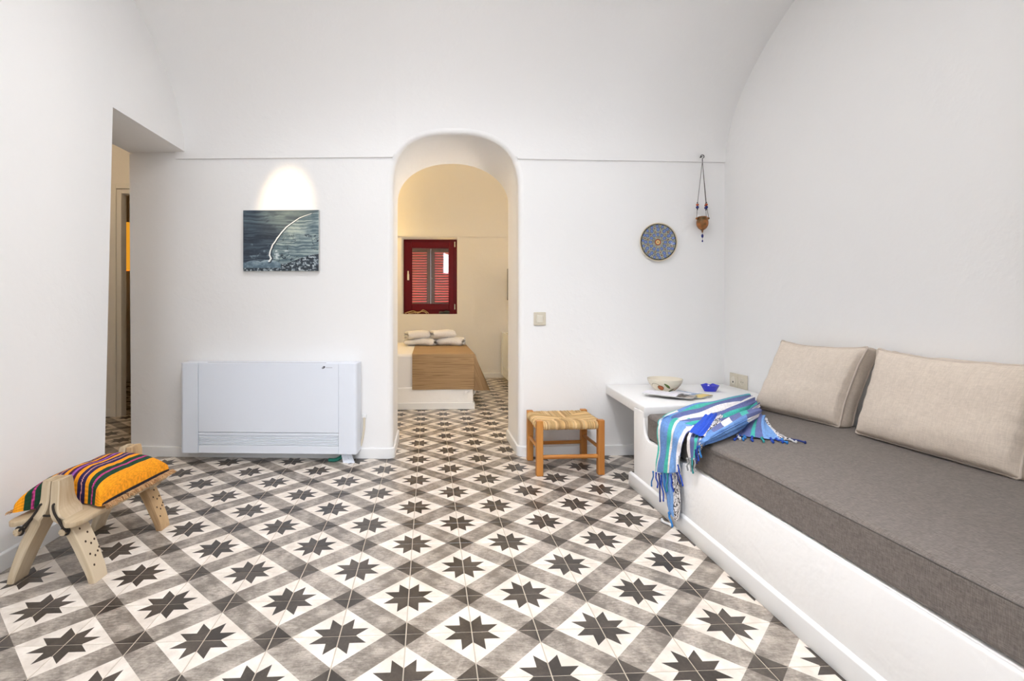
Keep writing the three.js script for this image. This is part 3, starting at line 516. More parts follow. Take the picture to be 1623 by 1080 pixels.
{  // two lamps added out of view as neutral fill
  const shade = new THREE.MeshStandardMaterial({ color: 0xffffff, emissive: new THREE.Color().setRGB(1, 0.96, 0.9), emissiveIntensity: 1.5, roughness: 0.6 });
  const a = thing('unseen_wall_lamp', 'round white glass fill lamp added on the bedroom side of the archway, out of the picture', 'lamp', [0.93, 1.6, -4.3]);
  part('shade', ball([0, 0, 0], 0.09), shade, a); part('bracket', rod([0.05, 0, 0], [0.175, 0, 0], 0.012), chrome, a);
  const L = new THREE.PointLight(0xfff6ea, 1.7); L.position.set(0.93, 1.6, -4.3); L.castShadow = true; L.shadow.radius = 5; scene.add(L);
  const C = ADDED_LAMP, c = thing('unseen_ceiling_lamp', 'wide flat fill lamp added at the crown of the living room vault, out of the picture', 'lamp', [C.x, C.y, C.z]);
  part('frame', box(-C.w / 2 - 0.02, C.w / 2 + 0.02, 0, 0.03, -C.d / 2 - 0.02, C.d / 2 + 0.02, 0.006), trimWhite, c);
  part('shade', box(-C.w / 2, C.w / 2, -0.03, 0.001, -C.d / 2, C.d / 2, 0.008), shade, c);
  for (const x of [-0.4, 0.4]) part('rod', rod([x, 0.03, 0], [x, 0.12, 0], 0.008), chrome, c);
}
// ------------------------------------------------------------------ things on the back wall
{
  // seascape print: dark water, a curling line of foam, wet sand and stones
  const f = fbm(5, 5, 301, 0.55), st = noise2(64, 305), f2 = fbm(18, 4, 311, 0.6), peb = noise2(64, 315), peb2 = noise2(128, 316), ln = fbm(7, 4, 321);
  const foam = [[0.905, 0.06], [0.84, 0.085], [0.745, 0.13], [0.66, 0.2], [0.575, 0.275], [0.505, 0.37], [0.435, 0.49], [0.385, 0.585], [0.36, 0.665], [0.35, 0.735], [0.37, 0.795], [0.345, 0.84]];
  const dist = (x, y) => { let b = 9, side = 1, tt = 0; for (let i = 1; i < foam.length; i++) { const [ax, ay] = foam[i - 1], [bx, by] = foam[i], dx = bx - ax, dy = by - ay, t = clamp(((x - ax) * dx + (y - ay) * dy) / (dx * dx + dy * dy), 0, 1), d = Math.hypot(x - ax - t * dx, y - ay - t * dy); if (d < b) { b = d; side = dx * (y - ay) - dy * (x - ax); tt = (i - 1 + t) / (foam.length - 1); } } return [b, side, tt]; };
  const map = texture(768, 614, (u, v) => {
    const y = 1 - v, x = u, w = f(x, y), streak = st(x * 5 + 3 * w, y * 58 + 4 * w), fine = f2(x, y);
    const [d0, side, t] = dist(x + 0.012 * (fine - 0.5), y), water = side > 0;
    let c;
    const rock = y > 0.865 - 0.02 * Math.sin(x * 9) - 0.05 * Math.max(0, 1 - ((x - 0.37) / 0.14) ** 2) - 0.02 * Math.max(0, 1 - ((x - 0.13) / 0.1) ** 2) - (x > 0.55 ? (x - 0.55) * 0.3 : 0);
    if (rock) { const k = peb(x * 40, y * 44) * 0.6 + peb2(x * 90, y * 80) * 0.4, hump = y < 0.95 && x < 0.5; c = hump ? mix3([88, 110, 124], [190, 206, 212], clamp(1.4 * (fine - 0.28) - (y - 0.86) * 3.5, 0, 1)) : (k > 0.58 ? mix3([120, 135, 142], [226, 230, 230], (k - 0.58) * 3) : mix3([16, 22, 30], [70, 82, 92], k * 1.4)); }
    else if (water) { const lightTop = smooth(0.55, 0.0, y); c = mix3([38, 48, 62], [92, 112, 122], clamp(0.2 + 0.9 * (streak - 0.45) + 0.5 * (w - 0.5) + 0.35 * lightTop, 0, 1)); c = mix3(c, [140, 152, 138], lightTop * 0.55 * smooth(0.1, 0.6, x) * (0.6 + 0.8 * (streak - 0.5))); if (y > 0.55 && y < 0.82 && x > 0.08) c = mix3(c, [120, 138, 148], 0.9 * smooth(0.6, 0.78, fine)); }  // lighter greenish top puts the spotlight glow into the print colour
    else { c = mix3([86, 106, 114], [168, 182, 178], clamp(0.35 + 1.3 * (streak - 0.5) + 0.7 * (fine - 0.5) + 0.35 * (x - 0.6), 0, 1)); const cr = Math.abs(ln(x, y) - 0.5); if (y > 0.4) c = mix3(c, [28, 38, 48], smooth(0.018, 0.003, cr) * 0.9); if (y > 0.66 && y < 0.8 && x < 0.62) c = mix3(c, fine > 0.5 ? [214, 222, 222] : [34, 44, 54], smooth(0.06, 0.2, Math.abs(fine - 0.5)) * 0.9); }
    const wd = 0.005 + 0.010 * t; if (!rock || t > 0.9) { if (d0 < wd) c = mix3([246, 246, 240], c, smooth(wd * 0.6, wd, d0)); else if (!water && d0 < wd * 2.6) c = mix3([30, 42, 54], c, smooth(wd * 1.5, wd * 2.6, d0)); }
    return c;
  });
  map.wrapS = map.wrapT = THREE.ClampToEdgeWrapping;
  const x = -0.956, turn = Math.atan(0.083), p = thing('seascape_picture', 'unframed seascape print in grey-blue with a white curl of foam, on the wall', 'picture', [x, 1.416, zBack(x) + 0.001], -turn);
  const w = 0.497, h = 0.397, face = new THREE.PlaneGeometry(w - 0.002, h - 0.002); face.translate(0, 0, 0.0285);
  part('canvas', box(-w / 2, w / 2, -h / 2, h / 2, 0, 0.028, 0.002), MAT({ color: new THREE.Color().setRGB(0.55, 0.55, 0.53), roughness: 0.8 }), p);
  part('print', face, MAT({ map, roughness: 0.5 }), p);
}
{
  // picture spotlight on the vault, above the frame
  const at = V(-0.86, 2.79, -2.42), to = V(-0.93, 1.655, -3.49), dir = to.clone().sub(at).normalize();
  const s = thing('ceiling_spotlight', 'small white spotlight on the vault aimed at the seascape picture', 'lamp', [at.x, at.y, at.z]);
  const can = new THREE.CylinderGeometry(0.035, 0.03, 0.10, 24, 1, true); can.translate(0, 0.05, 0); can.applyQuaternion(new THREE.Quaternion().setFromUnitVectors(V(0, -1, 0), dir));
  part('can', can, MAT({ color: new THREE.Color().setRGB(0.8, 0.8, 0.8), side: THREE.DoubleSide }), s); part('stem', rod([0, 0.02, 0], [0, 0.12, 0.0], 0.008), chrome, s);
  const bulb = ball([0, 0, 0], 0.02); bulb.translate(-dir.x * 0.03, -dir.y * 0.03, -dir.z * 0.03);
  part('bulb', bulb, new THREE.MeshStandardMaterial({ color: 0xffffff, emissive: new THREE.Color().setRGB(1, 0.85, 0.62), emissiveIntensity: 3 }), s);
  const L = new THREE.SpotLight(0xffdfae, 13, 0, 0.142, 0.95, 2); L.position.copy(at); L.target.position.copy(to); L.castShadow = true; L.shadow.radius = 1; scene.add(L, L.target);
}
{
  // painted plate: rings of blue medallions and rust stars round a cream centre
  const fine = fbm(20, 4, 401), rings = [[0.42, 12, 0.085, 0.0, 'b'], [0.30, 12, 0.022, 0.5, 'd'], [0.57, 12, 0.034, 0.5, 'r'], [0.70, 12, 0.094, 0.0, 'b'], [0.64, 6, 0.026, 0.25, 'y'], [0.79, 12, 0.04, 0.5, 'r'], [0.87, 18, 0.078, 0.25, 'b']];
  const map = texture(512, 512, (u, v) => {
    const X = u * 2 - 1, Y = v * 2 - 1, r = Math.hypot(X, Y), a = Math.atan2(Y, X), g = fine(u, v);
    let c = mix3([104, 112, 108], [172, 174, 158], clamp(0.5 + 1.6 * (g - 0.5), 0, 1));
    const k = 0.5 + 0.5 * Math.cos(a * 24) * Math.cos(r * 46); if (k > 0.72) c = mix3(c, [196, 190, 160], 0.5); if (k < 0.2) c = mix3(c, [70, 60, 48], 0.5);
    for (const [R, n, s, ph, t] of rings) {
      const q = ((a / (2 * Math.PI) * n + ph) % 1 + 1.5) % 1 - 0.5, dx = q * 2 * Math.PI * R / n, dy = r - R, d = Math.hypot(dx, dy * (t === 'b' ? 0.8 : 1)), e = t === 'r' ? s * (0.75 + 0.35 * Math.cos(5 * Math.atan2(dy, dx))) : s;
      if (d < e) { if (t === 'b') c = d > e * 0.82 ? [40, 50, 82] : d > e * 0.55 ? [82, 108, 172] : d > e * 0.3 ? [146, 164, 208] : [72, 92, 160]; if (t === 'r') c = [156, 66, 42]; if (t === 'y') c = d < e * 0.6 ? [222, 214, 150] : [92, 104, 70]; if (t === 'd') c = [120, 92, 50]; }
      else if (t === 'b' && d < e * 1.2) c = mix3(c, [196, 200, 190], 0.55);
    }
    if (r < 0.165) c = r < 0.05 ? [150, 140, 96] : r < 0.115 ? [226, 190, 128] : [150, 74, 44]; else if (r < 0.19 && Math.cos(a * 14) > 0) c = [150, 78, 48];
    if (r > 0.955) c = [70, 66, 48];
    return c;
  });
  map.wrapS = map.wrapT = THREE.ClampToEdgeWrapping;
  const p = thing('decorative_plate', 'round plate painted with blue medallions and rust stars, hung on the wall', 'plate', [1.526, 1.417, zBack(1.526) + 0.002]), R = 0.129;
  const rim = lathe([[0.05, 0], [0.1, 0.004], [0.127, 0.017], [R, 0.0195], [R - 0.0025, 0.021], [0.124, 0.0195]], 72); rim.rotateX(Math.PI / 2);
  part('rim', rim, MAT({ color: new THREE.Color().setRGB(0.84, 0.73, 0.56), roughness: 0.4, side: THREE.DoubleSide }), p);
  part('painted_face', surf(72, 10, (u, v) => { const r = v * 0.1205, a = u * 2 * Math.PI, k = v; return [r * Math.cos(a), r * Math.sin(a), 0.008 + 0.0115 * smooth(0.6, 1, k), 0.5 + 0.5 * k * Math.cos(a), 0.5 + 0.5 * k * Math.sin(a)]; }), MAT({ map, roughness: 0.22, side: THREE.DoubleSide }), p);
}
{
  // hanging oil lamp on three cords
  const p = thing('hanging_oil_lamp', 'small bronze oil lamp hanging on beaded cords from a hook beside the plate', 'lamp', [1.813, 1.985, zBack(1.813) + 0.045]);
  const iron = MAT({ color: new THREE.Color().setRGB(0.06, 0.055, 0.05), roughness: 0.5, metalness: 0.6 }), cord = MAT({ color: new THREE.Color().setRGB(0.12, 0.1, 0.085), roughness: 0.9 });
  const bf = fbm(6, 4, 431), bronze = MAT({ map: texture(256, 256, (u, v) => mix3([64, 58, 34], [178, 112, 60], clamp(0.45 + 2 * (bf(u, v) - 0.5), 0, 1))), roughness: 0.45, metalness: 0.35 });
  const orange = MAT({ color: new THREE.Color().setRGB(0.45, 0.07, 0.015), roughness: 0.3 }), blue = MAT({ color: new THREE.Color().setRGB(0.012, 0.018, 0.16), roughness: 0.2 });
  const ring = []; for (let i = 0; i <= 14; i++) { const a = -1.1 + i / 14 * 5.0; ring.push([Math.cos(a) * 0.011, Math.sin(a) * 0.011 - 0.002, 0.0]); }
  part('hook', join([tube(ring, 0.0028, 24, 6), rod([0, -0.012, 0], [0, -0.035, 0.0], 0.0025), rod([0, 0.0, -0.012], [0, 0.0, -0.045], 0.003), rod([0, -0.002, 0], [0, 0, -0.014], 0.003)]), iron, p);
  const y0 = -0.035, yb = -0.318, bx = [[-0.036, 0.004], [0.021, 0.012], [0.03, -0.012]], ears = [[-0.041, 0.004], [0.034, 0.014], [0.034, -0.014]];
  bx.forEach(([x, z], i) => {
    const e = ears[i];
    part('cord', join([rod([0, y0, 0], [x, yb, z], 0.0016, 0.0016, 6), rod([x, yb, z], [e[0], -0.412, e[1]], 0.0016, 0.0016, 6)]), cord, p);
    part('bead', ball([x, yb - 0.005, z], 0.0092, 1, 0.85, 1), orange, p); part('bead', ball([x, yb - 0.022, z], 0.0098), blue, p);
    part('knot', ball([x, yb + 0.008, z], 0.0042), iron, p); part('knot', ball([x, yb - 0.036, z], 0.0042), iron, p);
  });
  const pot = lathe([[0.0, -0.507], [0.004, -0.506], [0.0055, -0.492], [0.014, -0.487], [0.026, -0.477], [0.034, -0.463], [0.0375, -0.446], [0.0365, -0.431], [0.032, -0.417], [0.0265, -0.409], [0.031, -0.404], [0.0285, -0.401], [0.024, -0.41], [0.0, -0.43]], 32);
  part('pot', pot, bronze, p);
  ears.forEach(([x, z]) => part('ear', ball([x * 0.93, -0.414, z * 0.93], 0.0095, 1.1, 0.8, 0.9), bronze, p));
  part('pendant', ball([0, -0.529, 0], 0.0075, 0.95, 1.8, 0.95), blue, p, 'dark blue glass drop'); part('pendant', ball([0, -0.563, 0], 0.0042, 1, 1.7, 1), blue, p, 'smallest dark blue drop');
  part('wire', rod([0, -0.505, 0], [0, -0.563, 0], 0.0012), iron, p);
}
{
  const beige = MAT({ color: new THREE.Color().setRGB(0.66, 0.6, 0.48), roughness: 0.4 }), pale = MAT({ color: new THREE.Color().setRGB(0.74, 0.69, 0.58), roughness: 0.35 });
  const s = thing('light_switch', 'single beige light switch on the wall right of the archway', 'switch', [0.73, 0.907, zBack(0.73) + 0.0005]);
  part('plate', box(-0.0405, 0.0405, -0.0435, 0.0435, 0, 0.009, 0.004, 3), beige, s);
  const rk = box(-0.021, 0.021, -0.026, 0.026, 0.006, 0.015, 0.004, 3); rk.rotateX(0.09); part('rocker', rk, pale, s);
  const ringG = new THREE.TorusGeometry(0.0275, 0.0016, 6, 40); ringG.translate(0, 0, 0.009); part('ring', ringG, beige, s);
  // two sockets on the right wall above the plaster table
  const black = MAT({ color: new THREE.Color().setRGB(0.02, 0.02, 0.02), roughness: 0.6 });
  const sock = (z, label, schuko) => {
    const x = 1.985 + (z + 3.6) / 2.4 * 0.075, t = thing('wall_socket', label, 'socket', [x - 0.0005, 0.507, z], -Math.PI / 2 + 0.031);
    part('plate', box(-0.0435, 0.0435, -0.0465, 0.0465, 0, 0.01, 0.004, 3), beige, t);
    if (schuko) { const c = lathe([[0.021, 0.0105], [0.0185, 0.003], [0, 0.002]], 32); c.rotateX(Math.PI / 2); part('recess', c, MAT({ color: new THREE.Color().setRGB(0.5, 0.44, 0.34), roughness: 0.5, side: THREE.DoubleSide }), t); const q = new THREE.TorusGeometry(0.0215, 0.0022, 8, 40); q.translate(0, 0, 0.0105); part('ring', q, pale, t); part('contact', join([rod([-0.0095, 0, 0.0105], [-0.0095, 0, 0.0115], 0.0026), rod([0.0095, 0, 0.0105], [0.0095, 0, 0.0115], 0.0026)]), black, t); }
    else { const c = new THREE.CylinderGeometry(0.024, 0.025, 0.004, 40); c.rotateX(Math.PI / 2); c.translate(0, 0, 0.0115); part('insert', c, pale, t); part('jack', rod([0, -0.01, 0.012], [0, -0.01, 0.0142], 0.0062), black, t); }
  };
  sock(-3.325, 'beige wall socket with one small dark hole, farther from the cushions', false);
  sock(-3.235, 'beige round mains socket on the wall, nearer the cushions', true);
}
// ------------------------------------------------------------------ rush-seated stool
{
  const wood = MAT({ map: woodTex([206, 142, 68], [168, 102, 40], 471, 5), roughness: 0.45 });
  const FL = [0.646, -3.042], FR = [1.012, -3.05], BL = [0.650, -3.35], BR = [1.005, -3.37], cx = 0.828, cz = -3.2;
  const s = thing('rush_stool', 'low wooden stool with a woven rush seat beside the archway', 'stool', [cx, 0, cz]), P = ([x, z]) => [x - cx, z - cz];
  const corners = [FL, FR, BR, BL].map(P), LH = 0.322, w = 0.0195;
  corners.forEach(([x, z], i) => part('leg', box(x - w, x + w, 0, LH - (i > 1 ? 0.002 : 0), z - w, z + w, 0.004, 2), wood, s));
  const st = (a, b, y, r) => { const A = corners[a], B = corners[b]; return rod([A[0], y, A[1]], [B[0], y, B[1]], r, r, 14); };
  part('stretcher', st(0, 1, 0.107, 0.0125), wood, s); part('stretcher', st(3, 2, 0.108, 0.0115), wood, s);
  part('stretcher', st(0, 3, 0.152, 0.0105), wood, s); part('stretcher', st(1, 2, 0.152, 0.0105), wood, s);
  part('seat_rail', join([0, 1, 2, 3].map((k) => st(k, (k + 1) % 4, 0.288, 0.012))), wood, s);
  // rush: cords laid from each rail to the diagonals, wrapped round the rail
  const strands = [], r = rng(91), cc = [0.0, 0.0].map((_, i) => corners.reduce((a, c) => a + c[i] / 4, 0)), hues = [[0.60, 0.38, 0.16], [0.68, 0.45, 0.21], [0.48, 0.29, 0.115], [0.62, 0.41, 0.18], [0.74, 0.53, 0.28]];
  for (let k = 0; k < 4; k++) {
    const A = corners[k], B = corners[(k + 1) % 4], n = k % 2 ? 40 : 48, out = [B[1] - A[1], -(B[0] - A[0])], l = Math.hypot(...out); let o = [out[0] / l, out[1] / l]; if (o[0] * (A[0] + B[0] - 2 * cc[0]) + o[1] * (A[1] + B[1] - 2 * cc[1]) < 0) o = [-o[0], -o[1]];
    for (let i = 0; i < n; i++) {
      const t = lerp(0.055, 0.945, (i + 0.5) / n), px = lerp(A[0], B[0], t), pz = lerp(A[1], B[1], t), half = 2 * Math.min(t, 1 - t), depth = half * (Math.abs(o[0]) > 0.5 ? Math.abs(A[0] - cc[0]) : Math.abs(A[1] - cc[1])), j = () => (r() - 0.5) * 0.003;
      const top = 0.308 + j(), e = 0.02 + 0.004 * r();
      const pts = [[px - o[0] * depth * 1.02 + j(), top - 0.010 * half, pz - o[1] * depth * 1.02 + j()], [px - o[0] * depth * 0.5 + j(), top - 0.003 * half, pz - o[1] * depth * 0.5 + j()], [px + o[0] * 0.004, top + 0.001, pz + o[1] * 0.004], [px + o[0] * e * 0.9, 0.296 + j(), pz + o[1] * e * 0.9], [px + o[0] * e * 0.8, 0.276 + j(), pz + o[1] * e * 0.8], [px - o[0] * 0.01, 0.268 + j(), pz - o[1] * 0.01]];
      const c = hues[Math.floor(r() * 5)], m = 0.75 + 0.4 * r(); strands.push(tint(tube(pts, 0.0037 + r() * 0.0012, 12, 5), c.map((q) => q * m)));
    }
  }
  const under = tint(box(-0.17, 0.17, 0.27, 0.294, -0.14, 0.14, 0.01), [0.45, 0.3, 0.14]); strands.push(under);
  part('rush_seat', join(strands), MAT({ color: 0xffffff, vertexColors: true, roughness: 0.8 }), s, 'woven straw-coloured rush seat');
}

{
  // downlight added unseen under the vault to lift the floor brightness
  const s = thing('added_downlight', 'white downlight added under the vault to brighten the floor, out of the picture', 'lamp', [0.25, 2.86, -1.12]);
  const can = new THREE.CylinderGeometry(0.07, 0.07, 0.09, 28, 1, true); can.applyQuaternion(new THREE.Quaternion().setFromUnitVectors(V(0, 1, 0), V(-0.05, 2.86, 0.78).normalize()));
  part('can', can, MAT({ color: new THREE.Color().setRGB(0.8, 0.8, 0.8), side: THREE.DoubleSide }), s);
  part('stem', rod([0, 0.03, 0], [0, 0.11, 0], 0.01), chrome, s);
  part('bulb', ball([0, 0.0, 0], 0.05), new THREE.MeshStandardMaterial({ color: 0xffffff, emissive: new THREE.Color().setRGB(1, 0.97, 0.92), emissiveIntensity: 2.5 }), s);
  const L = new THREE.SpotLight(0xfafaff, 15.0, 0, 0.8, 1, 2); L.position.set(0.25, 2.86, -1.12); L.target.position.set(0.3, 0, -1.9); L.castShadow = true; L.shadow.radius = 5; scene.add(L, L.target);
}
// ------------------------------------------------------------------ plaster bench with its raised end table
{
  const b = thing('plaster_bench', 'long white plaster bench built along the right wall, with a raised table end', 'bench', [1.6, 0, -1.2]);
  const G = (g) => g.translate(-1.6, 0, 1.2);
  const X0 = 1.12, ZP0 = -2.825, ZP1 = -2.69, ZE = -0.66, YF = 0.2985, YT = 0.4675, F = 0.065;
  const shape = (fillet, YB) => { const s = new THREE.Shape(); s.moveTo(-ZE, 0.004); s.lineTo(-ZE, YB); if (fillet) { s.lineTo(-ZP1 - F, YB); s.quadraticCurveTo(-ZP1 - 0.006, YB + 0.008, -ZP1, YB + F * 1.15); } else s.lineTo(-ZP1, YB); s.lineTo(-ZP1, YT - 0.03); s.lineTo(-ZP0 - 0.004, YT - 0.03); s.lineTo(-ZP0 - 0.006, 0.004); s.closePath(); return s; };
  const ext = (s, x0, x1, bev) => { const g = new THREE.ExtrudeGeometry(s, { depth: x1 - x0 - 2 * bev, bevelEnabled: bev > 0, bevelSize: bev, bevelThickness: bev, bevelOffset: -bev, bevelSegments: 4, curveSegments: 10, steps: 1 }); g.rotateY(Math.PI / 2); g.translate(x0 + bev, 0, 0); return metre(g.index ? g.toNonIndexed() : g); };   // shape x = -z
  const skew = (g) => { const p = g.attributes.position; for (let i = 0; i < p.count; i++) if (p.getZ(i) < -2.6) p.setZ(i, p.getZ(i) - 0.15 * Math.max(0, p.getX(i) - X0 - 0.02)); return g; };   // the far end runs a little askew
  const body = toCreasedNormals(join([ext(shape(true, YF), X0, X0 + 0.018, 0.006), skew(ext(shape(false, YF - 0.0006), X0 + 0.007, 1.99, 0))]), 0.6);
  { const p = body.attributes.position, uv = body.attributes.uv; for (let i = 0; i < p.count; i++) uv.setXY(i, p.getZ(i), p.getY(i) + 0.9 * p.getX(i)); }
  part('base', G(body), benchPlaster, b);
  // table slab: front edge follows the bench, back edge the wall
  const sl = []; { const xb = (z) => lerp(1.176, 1.122, (z + 3.435) / 0.745); const s = new THREE.Shape(); s.moveTo(xb(-3.43), 3.43); s.lineTo(xb(ZP1 - 0.002), -(ZP1 + 0.003)); s.lineTo(1.985, -(ZP1 - 0.127)); s.lineTo(1.975, 3.43); s.closePath(); const g = new THREE.ExtrudeGeometry(s, { depth: 0.063 - 0.02, bevelEnabled: true, bevelSize: 0.01, bevelThickness: 0.01, bevelOffset: -0.01, bevelSegments: 4 }); g.rotateX(-Math.PI / 2); g.scale(1, 1, 1); g.translate(0, 0.405 + 0.01, 0); sl.push(toCreasedNormals(metre(g.index ? g.toNonIndexed() : g), 0.6)); }
  part('table_top', G(join(sl)), plaster, b);
  const prof = [[0, 0.001], [0.014, 0.001], [0.014, 0.068], [0.011, 0.073], [0.004, 0.076], [0, 0.078]];
  const bb = [surf(1, 5, (u, v) => { const [o, y] = prof[Math.round(v * 5)]; return [X0 - o, y, lerp(ZP0 - 0.03, ZE, u), lerp(0, 2, u), y]; }), surf(1, 5, (u, v) => { const [o, y] = prof[Math.round(v * 5)]; return [lerp(X0 - o, 1.3, u), y, ZP0 - 0.018 - o, u, y]; })];
  part('baseboard', G(join(bb)), trimWhite, b);
}
// partition added out of view over the near bench end: it keeps the window's light off the near wall
struct('added_partition', box(1.27, 2.3, 0.62, 3.2, -1.03, -0.9), plaster);

// ------------------------------------------------------------------ seat mattress and cushions
const ramp = (r, e) => Math.pow(Math.max(0, 1 - Math.pow(Math.abs(r), e)), 1 / e);
{
  const greyMap = weave([116, 108, 102], [30, 29, 28], 611, 1024, 300, [0.6, 1]); greyMap.repeat.set(3.2, 3.2);
  const m = new THREE.MeshPhysicalMaterial({ map: greyMap, roughness: 0.95, sheen: 1, sheenRoughness: 0.5, sheenColor: new THREE.Color().setRGB(0.5, 0.47, 0.44), bumpMap: weaveBump(15, 128), bumpScale: 0.0006 }); m.bumpMap.repeat.set(3.2, 3.2);
  const t = thing('seat_mattress', 'dark grey upholstered seat mattress lying along the plaster bench', 'mattress', [1.57, 0.2995, -1.7]);
  const x0 = -0.434, x1 = 0.43, z0 = -0.984, z1 = 1.035, h = 0.131;
  const g = box(x0, x1, 0, h, z0, z1, 0.02, 4), p = g.attributes.position, n = fbm(4, 3, 77);
  for (let i = 0; i < p.count; i++) if (p.getZ(i) < -0.5) p.setZ(i, p.getZ(i) - 0.15 * (p.getX(i) - x0) - 0.004);
  part('cover', g, m, t);
  const seam = (y, o) => tube([[x0 + 0.03, y, z0 - o], [x0 - o, y, z0 + 0.012], [x0 - o - 0.0006, y, 0], [x0 - o, y, z1 - 0.02]], 0.0016, 60, 6);
  part('seam', join([seam(h - 0.0115, -0.0015)]), MAT({ color: new THREE.Color().setRGB(0.11, 0.098, 0.09), roughness: 0.95 }), t);
}
{
  const linen = weave([222, 208, 192], [15, 15, 15], 641, 1024, 256, [1, 0.4]); linen.repeat.set(2.4, 2.4);
  const m = MAT({ map: linen, roughness: 0.9, bumpMap: weaveBump(19, 128), bumpScale: 0.0005, side: THREE.DoubleSide });
  const pm = MAT({ color: new THREE.Color().setRGB(0.62, 0.53, 0.45), roughness: 0.85 });
  // front face from its four corners, bulging; a gusset behind; piping round both faces
  function cushion(label, BL, BR, TL, TR, depth, seed) {
    const c = [0, 1, 2].map((i) => (BL[i] + BR[i]) / 2), t = thing('back_cushion', label, 'cushion', [c[0], 0.4325, c[2]], 0, 'beige back cushions on the bench');
    const q = (P) => V(P[0] - c[0], P[1] - 0.4325, P[2] - c[2]), bl = q(BL), br = q(BR), tl = q(TL), tr = q(TR), nz = br.clone().sub(bl).cross(tl.clone().sub(bl)).normalize(); if (nz.x > 0) nz.negate();
    const n = fbm(4, 4, seed), wob = noise2(16, seed + 3);
    const edge = (u, v) => {   // outline a little drawn in between the corners
      const a = u * 2 - 1, b = v * 2 - 1, p = bl.clone().multiplyScalar((1 - u) * (1 - v)).addScaledVector(br, u * (1 - v)).addScaledVector(tl, (1 - u) * v).addScaledVector(tr, u * v);
      const U = br.clone().sub(bl).normalize(), Vv = tl.clone().sub(bl).normalize();
      p.addScaledVector(U, -a * 0.016 * (1 - b * b) + 0.003 * (wob(v * 9, 3) - 0.5) * Math.abs(a) ** 6); p.addScaledVector(Vv, -(b > 0 ? b * 0.018 : 0) * (1 - a * a) + 0.004 * (wob(u * 9, 7) - 0.5) * Math.abs(b) ** 6); return p;
    };
    const front = (u, v) => { const a = u * 2 - 1, b = v * 2 - 1, k = ramp(a, 3.0) * ramp(b, 2.6), belly = 1 + 0.35 * (0.4 - v); const p = edge(u, v).addScaledVector(nz, 0.058 * k * belly + 0.010 * (n(u, v) - 0.5) * k + 0.004 * Math.sin(v * 34 + 3 * wob(v * 5, 1)) * smooth(0.8, 1, Math.abs(a)) * k); return p; };
    const back = (u, v) => { const a = u * 2 - 1, b = v * 2 - 1, k = ramp(a, 3) * ramp(b, 3); return edge(u, v).addScaledVector(nz, -depth - 0.008 * k); };
    const L = br.distanceTo(bl), Hh = tl.distanceTo(bl);
    part('front_panel', surf(48, 40, (u, v) => { const p = front(u, v); return [p.x, p.y, p.z, u * L, v * Hh]; }), m, t);
    part('back_panel', surf(16, 14, (u, v) => { const p = back(u, v); return [p.x, p.y, p.z, u * L, v * Hh]; }), m, t);
    const loop = (s) => { s = ((s % 1) + 1) % 1; return s < 0.25 ? [s * 4, 0] : s < 0.5 ? [1, (s - 0.25) * 4] : s < 0.75 ? [1 - (s - 0.5) * 4, 1] : [0, 1 - (s - 0.75) * 4]; };
    part('gusset', surf(120, 10, (u, v) => { const [a, b] = loop(u), f = edge(a, b), g = back(a, b), cc = edge(0.5, 0.5).addScaledVector(nz, -depth / 2), p = f.lerp(g, v), o = p.clone().sub(cc).normalize(); p.addScaledVector(o, 0.010 * Math.sin(Math.PI * v) + 0.0035 * (wob(u * 60, v * 2) - 0.5) * Math.sin(Math.PI * v) * 2); if (p.y < 0.001) p.y = 0.001; return [p.x, p.y, p.z, u * 2 * (L + Hh), v * depth]; }), m, t);
    const pip = (fn) => { const pts = []; for (let i = 0; i < 64; i++) { const [a, b] = loop(i / 64), p = fn(a, b); pts.push(p); } return tube(pts, 0.0046, 200, 7, true); };
    part('piping', pip((a, b) => { const p = edge(a, b); if (p.y < 0.005) p.y = 0.005; return p; }), pm, t); part('piping', pip((a, b) => { const p = back(a, b); if (p.y < 0.005) p.y = 0.005; return p; }), pm, t);
    return t;
  }
  cushion('beige linen back cushion nearest the blue towel, leaning on the wall', [1.79, 0.437, -2.80], [1.888, 0.437, -2.325], [1.915, 0.803, -2.757], [1.947, 0.809, -2.236], 0.072, 21);
  cushion('beige linen back cushion nearer the camera, cut by the photo edge', [1.872, 0.437, -2.212], [1.905, 0.437, -1.60], [1.945, 0.805, -2.178], [1.962, 0.808, -1.535], 0.07, 22);
}
